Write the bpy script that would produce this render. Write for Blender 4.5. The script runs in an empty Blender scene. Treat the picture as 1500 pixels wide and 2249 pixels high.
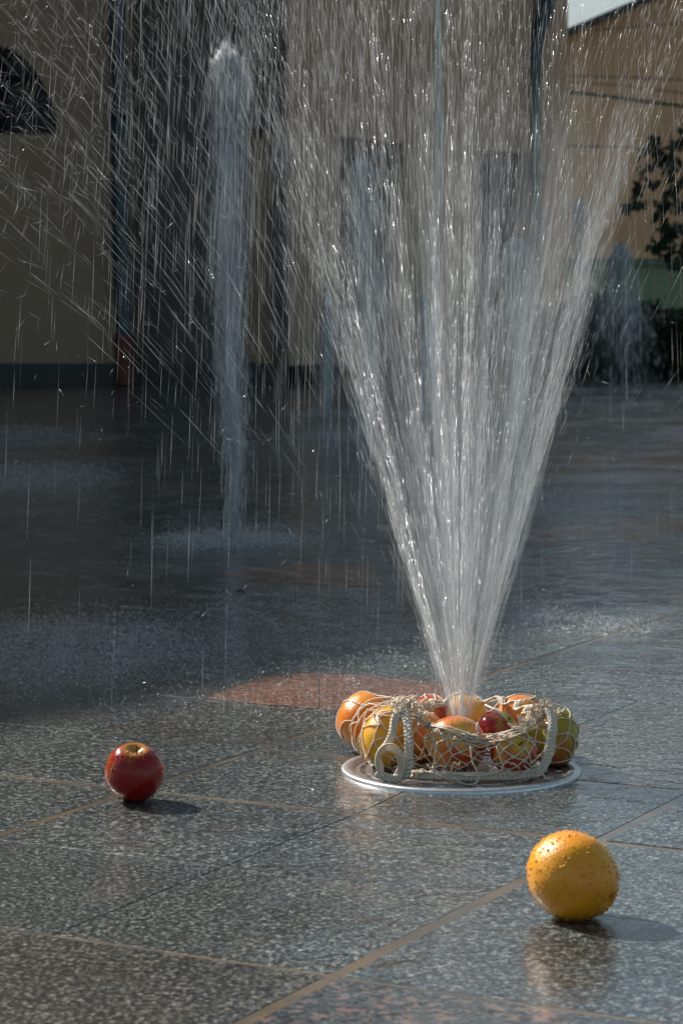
import bpy, bmesh, math, random
import numpy as np
from mathutils import Vector, Matrix, noise
from mathutils.bvhtree import BVHTree
random.seed(7)
rng = np.random.default_rng(11)
S = bpy.context.scene
C = S.collection

# ---------------------------------------------------------------- camera
FPX, YH, H, CX, CY = 5600.0, 613.0, 0.66, 750.0, 1124.5
PITCH = math.atan((CY - YH) / FPX)
cam_d = bpy.data.cameras.new('camera')
cam = bpy.data.objects.new('camera', cam_d); C.objects.link(cam); S.camera = cam
cam.location = (0, 0, H); cam.rotation_euler = (math.pi / 2 - PITCH, 0, 0)
cam_d.sensor_fit = 'VERTICAL'; cam_d.sensor_height = 36; cam_d.lens = 36 * FPX / 2249
cam_d.clip_start = 0.05; cam_d.clip_end = 600
cam_d.dof.use_dof = True; cam_d.dof.focus_distance = 3.4; cam_d.dof.aperture_fstop = 13

# ---------------------------------------------------------------- light
SUN_AZ = math.radians(42)      # how far the light travels towards the camera
SUN_EL = math.radians(38.5)
world = bpy.data.worlds.new('World'); S.world = world; world.use_nodes = True
wn = world.node_tree; bg = wn.nodes['Background']
sky = wn.nodes.new('ShaderNodeTexSky'); sky.sky_type = 'NISHITA'; sky.sun_disc = False
to_sun = Vector((-math.cos(SUN_AZ) * math.cos(SUN_EL), math.sin(SUN_AZ) * math.cos(SUN_EL), math.sin(SUN_EL)))
sky.sun_elevation = SUN_EL
sky.sun_rotation = math.atan2(to_sun.x, to_sun.y)
sky.air_density = 1.0; sky.dust_density = 1.6; sky.ozone_density = 0.7
hs_ = wn.nodes.new('ShaderNodeHueSaturation'); hs_.inputs['Hue'].default_value = 0.475; hs_.inputs['Saturation'].default_value = 0.85
wn.links.new(sky.outputs[0], hs_.inputs['Color']); wn.links.new(hs_.outputs[0], bg.inputs[0]); bg.inputs[1].default_value = 0.075
sd = bpy.data.lights.new('sun', 'SUN'); sd.energy = 5.0; sd.angle = math.radians(0.5); sd.color = (1, 0.95, 0.88)
sun = bpy.data.objects.new('sun', sd); C.objects.link(sun)
sun.rotation_euler = (-to_sun).to_track_quat('-Z', 'Y').to_euler()
S.view_settings.view_transform = 'Standard'; S.view_settings.look = 'None'
S.view_settings.exposure = 0.33; S.view_settings.gamma = 1
cy = S.cycles
cy.max_bounces = 6; cy.diffuse_bounces = 2; cy.glossy_bounces = 3; cy.transmission_bounces = 3
cy.transparent_max_bounces = 24; cy.sample_clamp_indirect = 4; cy.caustics_reflective = False; cy.caustics_refractive = False

# ---------------------------------------------------------------- pixel helpers (place things in the world)
def ray(px, py):
    x = (px - CX) / FPX; u = -(py - CY) / FPX
    return Vector((x, math.cos(PITCH) + u * math.sin(PITCH), -math.sin(PITCH) + u * math.cos(PITCH)))
def G(px, py, z=0.0):
    d = ray(px, py); t = (H - z) / -d.z
    return Vector((d.x * t, d.y * t, z))
def R(px, py, Y):
    d = ray(px, py); t = Y / d.y
    return Vector((d.x * t, Y, H + d.z * t))
TH = math.atan(2963 / 5600)
AX = Vector((math.sin(TH), math.cos(TH), 0)); BX = Vector((math.cos(TH), -math.sin(TH), 0))
def AB(a, b, z=0.0): return AX * a + BX * b + Vector((0, 0, z))

# ---------------------------------------------------------------- object helpers
def link(name, me, parent=None, mat=None, loc=None):
    o = bpy.data.objects.new(name, me); C.objects.link(o)
    if mat is not None and me is not None:
        for m in (mat if isinstance(mat, (list, tuple)) else [mat]): me.materials.append(m)
    if parent is not None: o.parent = parent
    if loc is not None: o.location = loc
    return o
def thing(name, label, cat, loc=(0, 0, 0), group=None):
    o = bpy.data.objects.new(name, None); C.objects.link(o); o.location = loc
    o.empty_display_size = 0.05
    o['label'] = label; o['category'] = cat
    if group: o['group'] = group
    return o
def tag(o, label, cat, group=None):
    o['label'] = label; o['category'] = cat
    if group: o['group'] = group
    return o
def smooth(me):
    me.polygons.foreach_set('use_smooth', [True] * len(me.polygons)); me.update()
def child(name, me, root, mat, world_space=True):
    o = link(name, me, root, mat)
    if world_space: o.matrix_parent_inverse = Matrix.Translation(root.location).inverted()
    return o
def from_np(name, v, f, uv=None):
    """v (N,3), f (M,3) arrays -> mesh, fast"""
    me = bpy.data.meshes.new(name)
    v = np.asarray(v, dtype=np.float32); f = np.asarray(f, dtype=np.int32)
    me.vertices.add(len(v)); me.vertices.foreach_set('co', v.ravel())
    k = f.shape[1]
    me.loops.add(f.size); me.loops.foreach_set('vertex_index', f.ravel())
    me.polygons.add(len(f)); me.polygons.foreach_set('loop_start', np.arange(0, f.size, k, dtype=np.int32))
    me.polygons.foreach_set('loop_total', np.full(len(f), k, dtype=np.int32))
    me.update(calc_edges=True)
    if uv is not None:
        l = me.uv_layers.new(name='UVMap'); l.data.foreach_set('uv', np.asarray(uv, dtype=np.float32)[f.ravel()].ravel())
    return me
def bm_mesh(name, bm):
    me = bpy.data.meshes.new(name); bm.to_mesh(me); bm.free(); return me
def add_box(bm, cs, ex, ey, ez):
    """box from centre c with half-vectors"""
    c = Vector(cs); vs = []
    for sx in (-1, 1):
        for sy in (-1, 1):
            for sz in (-1, 1): vs.append(bm.verts.new(c + ex * sx + ey * sy + ez * sz))
    for q in ((0, 1, 3, 2), (4, 6, 7, 5), (0, 4, 5, 1), (2, 3, 7, 6), (0, 2, 6, 4), (1, 5, 7, 3)):
        bm.faces.new([vs[i] for i in q])
def box_mesh(name, c, ex, ey, ez, bevel=0):
    bm = bmesh.new(); add_box(bm, c, Vector(ex), Vector(ey), Vector(ez))
    bmesh.ops.recalc_face_normals(bm, faces=bm.faces)
    if bevel: bmesh.ops.bevel(bm, geom=bm.edges[:], offset=bevel, segments=2, affect='EDGES')
    return bm_mesh(name, bm)
def catmull(pts, n=6, closed=False):
    pts = [Vector(p) for p in pts]; out = []
    m = len(pts)
    rngi = range(m if closed else m - 1)
    for i in rngi:
        p0 = pts[(i - 1) % m] if (closed or i > 0) else pts[0] * 2 - pts[1]
        p1 = pts[i]; p2 = pts[(i + 1) % m]
        p3 = pts[(i + 2) % m] if (closed or i + 2 < m) else p2 * 2 - p1
        for k in range(n):
            t = k / n
            out.append(0.5 * ((2 * p1) + (p2 - p0) * t + (2 * p0 - 5 * p1 + 4 * p2 - p3) * t * t + (3 * p1 - p0 - 3 * p2 + p3) * t ** 3))
    if not closed: out.append(pts[-1])
    return out
class Tubes:
    def __init__(s): s.v = []; s.f = []; s.n = 0
    def add(s, pts, r, k=6, cap=True):
        pts = [Vector(p) for p in pts]
        if len(pts) < 2: return
        rr = r if hasattr(r, '__len__') else [r] * len(pts)
        base = s.n; up = None
        for i, p in enumerate(pts):
            t = (pts[min(i + 1, len(pts) - 1)] - pts[max(i - 1, 0)])
            t = t.normalized() if t.length > 1e-9 else Vector((0, 0, 1))
            if up is None: up = t.orthogonal().normalized()
            else:
                up = up - t * up.dot(t)
                up = up.normalized() if up.length > 1e-6 else t.orthogonal().normalized()
            w = t.cross(up)
            for j in range(k):
                a = 2 * math.pi * j / k
                s.v.append(p + (up * math.cos(a) + w * math.sin(a)) * rr[i])
        for i in range(len(pts) - 1):
            for j in range(k):
                a0 = base + i * k + j; a1 = base + i * k + (j + 1) % k
                s.f.append((a0, a1, a1 + k, a0 + k))
        s.n = len(s.v)
        if cap:
            for e, q in ((0, pts[0]), (len(pts) - 1, pts[-1])):
                s.v.append(q); c = s.n; s.n += 1
                for j in range(k):
                    a0 = base + e * k + j; a1 = base + e * k + (j + 1) % k
                    s.f.append((a0, a1, c, c) if False else (c, a1, a0, a0))
    def mesh(s, name):
        me = bpy.data.meshes.new(name)
        fs = [tuple(dict.fromkeys(q)) for q in s.f]
        me.from_pydata([tuple(p) for p in s.v], [], fs); smooth(me); return me

# ---------------------------------------------------------------- materials
def new_mat(name):
    m = bpy.data.materials.new(name); m.use_nodes = True
    nt = m.node_tree; nt.nodes.clear(); out = nt.nodes.new('ShaderNodeOutputMaterial')
    return m, nt, out
def N(nt, t, **kw):
    n = nt.nodes.new(t)
    for k, v in kw.items():
        if k in n.inputs.keys() if isinstance(k, str) else False: n.inputs[k].default_value = v
        else: setattr(n, k, v)
    return n
def ramp(nt, fac, stops, interp='LINEAR'):
    r = nt.nodes.new('ShaderNodeValToRGB'); cr = r.color_ramp; cr.interpolation = interp
    while len(cr.elements) > len(stops): cr.elements.remove(cr.elements[-1])
    while len(cr.elements) < len(stops): cr.elements.new(0.5)
    for e, (p, c) in zip(cr.elements, stops):
        e.position = p; e.color = (c, c, c, 1) if isinstance(c, (int, float)) else (*c, 1)
    nt.links.new(fac, r.inputs[0]); return r
def noise_n(nt, vec, scale, detail=3, rough=0.55, dist=0.0):
    n = nt.nodes.new('ShaderNodeTexNoise'); n.inputs['Scale'].default_value = scale
    n.inputs['Detail'].default_value = detail; n.inputs['Roughness'].default_value = rough
    n.inputs['Distortion'].default_value = dist
    if vec is not None: nt.links.new(vec, n.inputs['Vector'])
    return n
def mapping(nt, vec, scale=(1, 1, 1), rot=(0, 0, 0)):
    m = nt.nodes.new('ShaderNodeMapping'); m.inputs['Scale'].default_value = scale; m.inputs['Rotation'].default_value = rot
    nt.links.new(vec, m.inputs['Vector']); return m.outputs[0]
def mixc(nt, fac, a, b, mode='MIX'):
    m = nt.nodes.new('ShaderNodeMix'); m.data_type = 'RGBA'; m.blend_type = mode
    for sock, val in ((m.inputs[0], fac), (m.inputs[6], a), (m.inputs[7], b)):
        if isinstance(val, bpy.types.NodeSocket): nt.links.new(val, sock)
        elif isinstance(val, (int, float)): sock.default_value = val if sock.type == 'VALUE' else (val, val, val, 1)
        else: sock.default_value = (*val, 1)
    return m.outputs[2]
def math_n(nt, op, a, b=None, clamp=False):
    m = nt.nodes.new('ShaderNodeMath'); m.operation = op; m.use_clamp = clamp
    for i, v in enumerate((a, b)):
        if v is None: continue
        if isinstance(v, bpy.types.NodeSocket): nt.links.new(v, m.inputs[i])
        else: m.inputs[i].default_value = v
    return m.outputs[0]
def bump(nt, h, strength, dist, normal=None):
    b = nt.nodes.new('ShaderNodeBump'); b.inputs['Strength'].default_value = strength; b.inputs['Distance'].default_value = dist
    nt.links.new(h, b.inputs['Height'])
    if normal is not None: nt.links.new(normal, b.inputs['Normal'])
    return b.outputs[0]
def pbsdf(nt, out, **kw):
    b = nt.nodes.new('ShaderNodeBsdfPrincipled')
    for k, v in kw.items():
        k = k.replace('_', ' ')
        sock = b.inputs[k]
        if isinstance(v, bpy.types.NodeSocket): nt.links.new(v, sock)
        elif isinstance(v, tuple) and len(v) == 3 and sock.type == 'RGBA': sock.default_value = (*v, 1)
        else: sock.default_value = v
    nt.links.new(b.outputs[0], out.inputs[0]); return b

def granite(name, dark, mid, light, grain=1.0, tint=None, flake=None):
    m, nt, out = new_mat(name)
    geo = nt.nodes.new('ShaderNodeNewGeometry'); pos = geo.outputs['Position']
    info = nt.nodes.new('ShaderNodeObjectInfo')
    off = nt.nodes.new('ShaderNodeVectorMath'); off.operation = 'ADD'
    sc = nt.nodes.new('ShaderNodeMath'); sc.operation = 'MULTIPLY'; sc.inputs[1].default_value = 7.0
    nt.links.new(info.outputs['Random'], sc.inputs[0])
    nt.links.new(pos, off.inputs[0]); nt.links.new(sc.outputs[0], off.inputs[1])
    v = off.outputs[0]
    n1 = noise_n(nt, v, 180 * grain, 4, 0.75)
    r1 = ramp(nt, n1.outputs[0], [(0.41, dark), (0.475, mid), (0.53, mid), (0.61, light)])
    n2 = noise_n(nt, v, 85 * grain, 2, 0.6)
    r2 = ramp(nt, n2.outputs[0], [(0.36, 0.55), (0.5, 1.0), (0.62, 1.35)])
    col = mixc(nt, 1.0, r1.outputs[0], r2.outputs[0], 'MULTIPLY')
    n3 = noise_n(nt, pos, 3.2, 4, 0.6)
    r3 = ramp(nt, n3.outputs[0], [(0.3, (0.72, 0.70, 0.66)), (0.55, (1, 1, 1)), (0.75, (1.12, 1.1, 1.04))])
    col = mixc(nt, 1.0, col, r3.outputs[0], 'MULTIPLY')
    # rusty dirt in places
    n4 = noise_n(nt, pos, 9.0, 5, 0.65)
    r4 = ramp(nt, n4.outputs[0], [(0.56, 0.0), (0.74, 0.3)])
    col = mixc(nt, r4.outputs[0], col, (0.16, 0.105, 0.06))
    if flake:
        vo = nt.nodes.new('ShaderNodeTexNoise'); vo.inputs['Scale'].default_value = 75; vo.inputs['Detail'].default_value = 3
        nt.links.new(mapping(nt, v, (1, 1, 1)), vo.inputs['Vector'])
        rf = ramp(nt, vo.outputs[0], [(0.54, 0.0), (0.62, 0.9)])
        col = mixc(nt, rf.outputs[0], col, flake)
    # per-slab tone
    rr = ramp(nt, info.outputs['Random'], [(0.0, (0.82, 0.84, 0.86)), (0.5, (1, 1, 1)), (1.0, (1.16, 1.12, 1.06))])
    col = mixc(nt, 1.0, col, rr.outputs[0], 'MULTIPLY')
    # water film: ripples and standing drops, rougher where it is only damp
    vr = nt.nodes.new('ShaderNodeTexVoronoi'); vr.inputs['Scale'].default_value = 13; nt.links.new(pos, vr.inputs['Vector'])
    dr = vr.outputs['Distance']
    rings = math_n(nt, 'MULTIPLY', math_n(nt, 'SINE', math_n(nt, 'MULTIPLY', dr, 62.0)), math_n(nt, 'SUBTRACT', 0.55, dr, True))
    sy = nt.nodes.new('ShaderNodeSeparateXYZ'); nt.links.new(pos, sy.inputs[0])
    far = ramp(nt, math_n(nt, 'MULTIPLY', sy.outputs[1], 0.1), [(0.36, 0.0), (0.5, 1.0)]).outputs[0]
    rings = math_n(nt, 'MULTIPLY', rings, far)
    w1 = noise_n(nt, pos, 38, 4, 0.6, 0.4); w2 = noise_n(nt, pos, 9, 2, 0.5, 0.6)
    wet = noise_n(nt, pos, 2.3, 3, 0.55)
    rough = ramp(nt, wet.outputs[0], [(0.32, 0.06), (0.5, 0.14), (0.68, 0.28)])
    nb = bump(nt, n1.outputs[0], 0.45, 0.0016)
    cb = bump(nt, w1.outputs[0], 0.35, 0.005, bump(nt, w2.outputs[0], 0.3, 0.012, bump(nt, rings, 0.6, 0.004)))

    pbsdf(nt, out, Base_Color=col, Roughness=0.42, Normal=nb, Coat_Weight=1.0, Coat_Roughness=rough.outputs[0], Coat_IOR=1.43, Coat_Normal=cb,
          Specular_IOR_Level=0.35)
    return m
M = {}
M['granite'] = granite('wet grey granite', (0.001, 0.002, 0.003), (0.036, 0.047, 0.047), (0.31, 0.33, 0.31))
M['granite_warm'] = granite('wet brown-grey granite', (0.002, 0.002, 0.001), (0.040, 0.039, 0.032), (0.30, 0.285, 0.24))
M['granite_pink'] = granite('wet pink granite', (0.03, 0.02, 0.016), (0.19, 0.082, 0.046), (0.38, 0.20, 0.125))
M['granite_fleck'] = granite('wet dark granite with pink flecks', (0.004, 0.006, 0.007), (0.03, 0.036, 0.04), (0.16, 0.16, 0.15), 1, None, (0.22, 0.13, 0.10))
m, nt, out = new_mat('wet sandy joint'); M['joint'] = m
geo = nt.nodes.new('ShaderNodeNewGeometry'); n = noise_n(nt, geo.outputs['Position'], 300, 4, 0.7)
n2_ = noise_n(nt, geo.outputs['Position'], 6, 3, 0.6)
c_ = mixc(nt, ramp(nt, n2_.outputs[0], [(0.4, 0.0), (0.62, 0.8)]).outputs[0], ramp(nt, n.outputs[0], [(0.3, (0.09, 0.06, 0.03)), (0.7, (0.24, 0.165, 0.09))]).outputs[0], (0.045, 0.045, 0.04))
pbsdf(nt, out, Base_Color=c_, Roughness=0.35, Coat_Weight=0.8, Coat_Roughness=0.12, Coat_IOR=1.33, Normal=bump(nt, n.outputs[0], 0.5, 0.002))

def plaster(name, c1, c2, scale=2.0, rough=0.85):
    m, nt, out = new_mat(name)
    geo = nt.nodes.new('ShaderNodeNewGeometry'); pos = geo.outputs['Position']
    a = noise_n(nt, mapping(nt, pos, (1, 1, 0.35)), scale, 5, 0.6); b = noise_n(nt, pos, 60, 3, 0.6)
    col = ramp(nt, a.outputs[0], [(0.3, c1), (0.7, c2)]).outputs[0]
    col = mixc(nt, 0.25, col, b.outputs[0], 'SOFT_LIGHT')
    pbsdf(nt, out, Base_Color=col, Roughness=rough, Normal=bump(nt, b.outputs[0], 0.3, 0.004)); return m
M['ochre'] = plaster('weathered brown-ochre plaster', (0.29, 0.205, 0.138), (0.36, 0.262, 0.178))
M['tan'] = plaster('tan plaster', (0.50, 0.36, 0.22), (0.58, 0.43, 0.28))  # base colour raised in place of sunlight grazing the far right wall
M['shade_dark_plaster'] = plaster('grey-brown plaster darkened for shade', (0.075, 0.067, 0.057), (0.115, 0.102, 0.086))  # darker base colour holds the shade of the recessed bay
M['umber'] = plaster('dull brown plaster', (0.37, 0.262, 0.182), (0.45, 0.33, 0.232))
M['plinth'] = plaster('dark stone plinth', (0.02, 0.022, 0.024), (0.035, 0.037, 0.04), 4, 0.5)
M['roof'] = plaster('dark roof edge', (0.03, 0.035, 0.04), (0.05, 0.055, 0.06), 4, 0.6)
def simple(name, col, rough=0.5, metal=0.0, nscale=20, var=0.25, **kw):
    m, nt, out = new_mat(name)
    tc = nt.nodes.new('ShaderNodeTexCoord'); n = noise_n(nt, tc.outputs['Object'], nscale, 4, 0.6)
    c = mixc(nt, ramp(nt, n.outputs[0], [(0.3, 0.0), (0.7, 1.0)]).outputs[0], tuple(x * (1 - var) for x in col), tuple(x * (1 + var) for x in col))
    pbsdf(nt, out, Base_Color=c, Roughness=rough, Metallic=metal, Normal=bump(nt, n.outputs[0], 0.15, 0.002), **kw); return m
M['teal_paint'] = simple('dark teal painted metal', (0.018, 0.045, 0.06), 0.4, 0.0, 3)
M['rust_paint'] = simple('rusty red painted iron', (0.10, 0.025, 0.018), 0.5, 0.0, 12)
M['frame_dark'] = simple('dark window frame', (0.02, 0.024, 0.026), 0.5)
M['reveal'] = plaster('grey reveal plaster', (0.035, 0.04, 0.042), (0.05, 0.055, 0.055))
m, nt, out = new_mat('dark window glass'); M['glass'] = m
pbsdf(nt, out, Base_Color=(0.005, 0.007, 0.009), Roughness=0.3, Specular_IOR_Level=0.25)
M['steel'] = simple('brushed stainless steel', (0.66, 0.67, 0.68), 0.36, 1.0, 120, 0.12)
M['steel_dark'] = simple('dirty steel', (0.05, 0.045, 0.04), 0.35, 0.8, 200, 0.5)
M['green_panel'] = simple('pale green corrugated panel', (0.12, 0.24, 0.17), 0.5, 0, 2, 0.25)
M['green_trim'] = simple('teal green trim', (0.05, 0.12, 0.10), 0.5)
M['cable'] = simple('black cable', (0.015, 0.015, 0.017), 0.6)
M['bark'] = simple('dark bark', (0.035, 0.028, 0.02), 0.8, 0, 30, 0.4)
M['blossom'] = simple('pale pink blossom', (0.55, 0.36, 0.34), 0.7)
M['board'] = simple('white board', (0.6, 0.6, 0.62), 0.6)
m, nt, out = new_mat('dark green leaf'); M['leaf'] = m
info = nt.nodes.new('ShaderNodeNewGeometry')
lc = ramp(nt, info.outputs['Random Per Island'], [(0, (0.014, 0.028, 0.014)), (0.6, (0.03, 0.055, 0.024)), (1, (0.055, 0.075, 0.03))]).outputs[0]
pb = nt.nodes.new('ShaderNodeBsdfPrincipled'); nt.links.new(lc, pb.inputs['Base Color']); pb.inputs['Roughness'].default_value = 0.45
tr = nt.nodes.new('ShaderNodeBsdfTranslucent'); nt.links.new(lc, tr.inputs[0]); mx = nt.nodes.new('ShaderNodeMixShader'); mx.inputs[0].default_value = 0.25
nt.links.new(pb.outputs[0], mx.inputs[1]); nt.links.new(tr.outputs[0], mx.inputs[2]); nt.links.new(mx.outputs[0], out.inputs[0])
m, nt, out = new_mat('cotton cord'); M['cord'] = m
tc = nt.nodes.new('ShaderNodeTexCoord'); n = noise_n(nt, tc.outputs['Object'], 900, 3, 0.7); n2_ = noise_n(nt, tc.outputs['Object'], 60, 3, 0.6)
cc = mixc(nt, n2_.outputs[0], (0.82, 0.64, 0.47), (0.95, 0.84, 0.70))
pbsdf(nt, out, Base_Color=cc, Roughness=0.8, Subsurface_Weight=0.25, Subsurface_Radius=(0.004, 0.003, 0.002), Subsurface_Scale=1.0, Normal=bump(nt, n.outputs[0], 0.8, 0.0012))

# water strands: thin threads and drops that scatter the sunlight
def water_mat(name, alpha=1.0, gloss=0.25):
    m, nt, out = new_mat(name)
    tl = nt.nodes.new('ShaderNodeBsdfTranslucent'); tl.inputs[0].default_value = (0.90, 0.93, 0.95, 1)
    df = nt.nodes.new('ShaderNodeBsdfDiffuse'); df.inputs[0].default_value = (0.82, 0.87, 0.90, 1)
    gl = nt.nodes.new('ShaderNodeBsdfGlossy'); gl.inputs['Roughness'].default_value = 0.12
    a = nt.nodes.new('ShaderNodeMixShader'); a.inputs[0].default_value = 0.45
    nt.links.new(tl.outputs[0], a.inputs[1]); nt.links.new(df.outputs[0], a.inputs[2])
    b = nt.nodes.new('ShaderNodeMixShader'); b.inputs[0].default_value = gloss
    nt.links.new(a.outputs[0], b.inputs[1]); nt.links.new(gl.outputs[0], b.inputs[2])
    t = nt.nodes.new('ShaderNodeBsdfTransparent'); c = nt.nodes.new('ShaderNodeMixShader')
    geo = nt.nodes.new('ShaderNodeNewGeometry')
    rr = ramp(nt, geo.outputs['Random Per Island'], [(0.0, 0.08 * alpha), (0.6, 0.32 * alpha), (0.88, 0.65 * alpha), (1.0, min(1, alpha * 1.3))])
    nt.links.new(rr.outputs[0], c.inputs[0]); nt.links.new(t.outputs[0], c.inputs[1]); nt.links.new(b.outputs[0], c.inputs[2])
    nt.links.new(c.outputs[0], out.inputs[0]); return m
M['strand'] = water_mat('water threads', 1.0)
M['mist_drop'] = water_mat('fine water drops', 1.5, 0.1)
def sheet_mat(name, amax, su=60, sv=3, lo=0.42, hi=0.7, amin=0.0, face_pow=0.0):
    """a thin, streaky film of water; UV.x runs round it, UV.y along the flow, second UV carries density"""
    m, nt, out = new_mat(name)
    uv = nt.nodes.new('ShaderNodeUVMap'); uv.uv_map = 'UVMap'
    dn = nt.nodes.new('ShaderNodeAttribute'); dn.attribute_name = 'film_amount'
    n1 = noise_n(nt, mapping(nt, uv.outputs[0], (su, sv, 1)), 1.0, 4, 0.6, 0.15)
    n2 = noise_n(nt, mapping(nt, uv.outputs[0], (su * 0.22, sv * 0.6, 1)), 1.0, 2, 0.5)
    s = math_n(nt, 'ADD', math_n(nt, 'MULTIPLY', n1.outputs[0], 0.55), math_n(nt, 'MULTIPLY', n2.outputs[0], 0.45))
    a = ramp(nt, s, [(lo, amin), (hi, amax)]).outputs[0]
    a = math_n(nt, 'MULTIPLY', a, dn.outputs['Fac'], True)
    if face_pow:
        lw = nt.nodes.new('ShaderNodeLayerWeight'); lw.inputs[0].default_value = 0.5
        f = math_n(nt, 'POWER', math_n(nt, 'SUBTRACT', 1.0, lw.outputs['Facing']), face_pow)
        a = math_n(nt, 'MULTIPLY', a, f, True)
    tl = nt.nodes.new('ShaderNodeBsdfTranslucent'); tl.inputs[0].default_value = (0.85, 0.90, 0.93, 1)
    df = nt.nodes.new('ShaderNodeBsdfDiffuse'); df.inputs[0].default_value = (0.80, 0.86, 0.90, 1)
    gl = nt.nodes.new('ShaderNodeBsdfGlossy'); gl.inputs['Roughness'].default_value = 0.2
    q = nt.nodes.new('ShaderNodeMixShader'); q.inputs[0].default_value = 0.5
    nt.links.new(tl.outputs[0], q.inputs[1]); nt.links.new(df.outputs[0], q.inputs[2])
    q2 = nt.nodes.new('ShaderNodeMixShader'); q2.inputs[0].default_value = 0.15
    nt.links.new(q.outputs[0], q2.inputs[1]); nt.links.new(gl.outputs[0], q2.inputs[2])
    bn = bump(nt, n1.outputs[0], 0.6, 0.01)
    nt.links.new(bn, gl.inputs['Normal'])
    t = nt.nodes.new('ShaderNodeBsdfTransparent'); c = nt.nodes.new('ShaderNodeMixShader')
    nt.links.new(a, c.inputs[0]); nt.links.new(t.outputs[0], c.inputs[1]); nt.links.new(q2.outputs[0], c.inputs[2])
    nt.links.new(c.outputs[0], out.inputs[0]); return m
M['veil'] = sheet_mat('streaky water veil', 0.75, 26, 7.0, 0.44, 0.64, 0.0, 1.1)
M['core'] = sheet_mat('dense water core', 1.0, 9, 6.0, 0.36, 0.60, 0.22, 0.9)
M['cone'] = sheet_mat('front jet water film', 0.85, 60, 1.3, 0.43, 0.66, 0.10, 0.2)

# ================================================================ THE SETTING
ground = link('ground', box_mesh('ground', (0, 60, -0.2), (150, 0, 0), (0, 150, 0), (0, 0, 0.1993)), None, M['joint']); ground['kind'] = 'structure'
# paving: rows of slabs between joint lines, a runs away from the camera, b to the right
b_lines = [-11.69, -11.04, -10.39, -9.74, -9.10, -8.45, -7.81, -7.17, -6.52, -5.88, -5.24, -4.60, -3.95, -3.29, -2.65, -2.33, -2.05, -1.76, -1.44, -1.117, -0.795, -0.47, -0.15, 0.17, 0.5, 0.82]
thin_b = -1.44
a_lines = [0.8, 1.13, 1.45, 1.77, 2.095, 2.433, 2.757, 3.09, 3.418, 3.71, 4.0, 4.33, 4.66, 4.99, 5.32, 5.97, 6.62, 7.27, 7.92, 8.57, 9.22, 9.87, 10.52, 11.17, 11.82, 12.47, 13.12, 13.77, 14.42, 15.07, 15.72]
wide_b = {-1.117: .0078, -1.76: .0068, -2.33: .0045, -3.95: .003, 0.17: .006}
wide_a = {2.757: .0075, 2.095: .004, 4.0: .0022, 1.45: .006}
plaza = bpy.data.objects.new('plaza_pavement', None); C.objects.link(plaza); plaza['kind'] = 'structure'
GC = AB(3.075, -1.445)                     # centre of the drain grate
slab_cache = {}
def slab_obj(poly, mat, name='slab', top=0.0, depth=0.03):
    cxy = sum((Vector(p) for p in poly), Vector((0, 0, 0))) / len(poly)
    key = tuple((round((Vector(p) - cxy).x, 4), round((Vector(p) - cxy).y, 4)) for p in poly) + (mat.name, top)
    me = slab_cache.get(key)
    if me is None:
        bm = bmesh.new()
        vs = [bm.verts.new(Vector(p) - cxy) for p in poly]
        f = bm.faces.new(vs)
        if f.normal.z < 0: f.normal_flip()
        r = bmesh.ops.extrude_face_region(bm, geom=[f])
        bmesh.ops.translate(bm, verts=[g for g in r['geom'] if isinstance(g, bmesh.types.BMVert)], vec=(0, 0, -depth))
        bmesh.ops.recalc_face_normals(bm, faces=bm.faces)
        topz = max(v.co.z for v in bm.verts)
        es = [e for e in bm.edges if all(abs(v.co.z - topz) < 1e-6 for v in e.verts)]
        bmesh.ops.bevel(bm, geom=es, offset=0.0005, segments=1, affect='EDGES')
        me = bm_mesh('slab', bm); me.materials.append(mat); slab_cache[key] = me
    o = bpy.data.objects.new(name, me); C.objects.link(o); o.parent = plaza
    o.location = cxy + Vector((0, 0, top)); return o
def visible(a0, a1, b0, b1):
    for a in (a0, a1):
        for b in (b0, b1):
            p = AB(a, b)
            if p.y > 1.2 and p.y < 15.4 and abs(p.x) < 0.15 * p.y + 0.28: return True
    return False
R_ = random.Random(3)
far_slabs = 0
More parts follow.
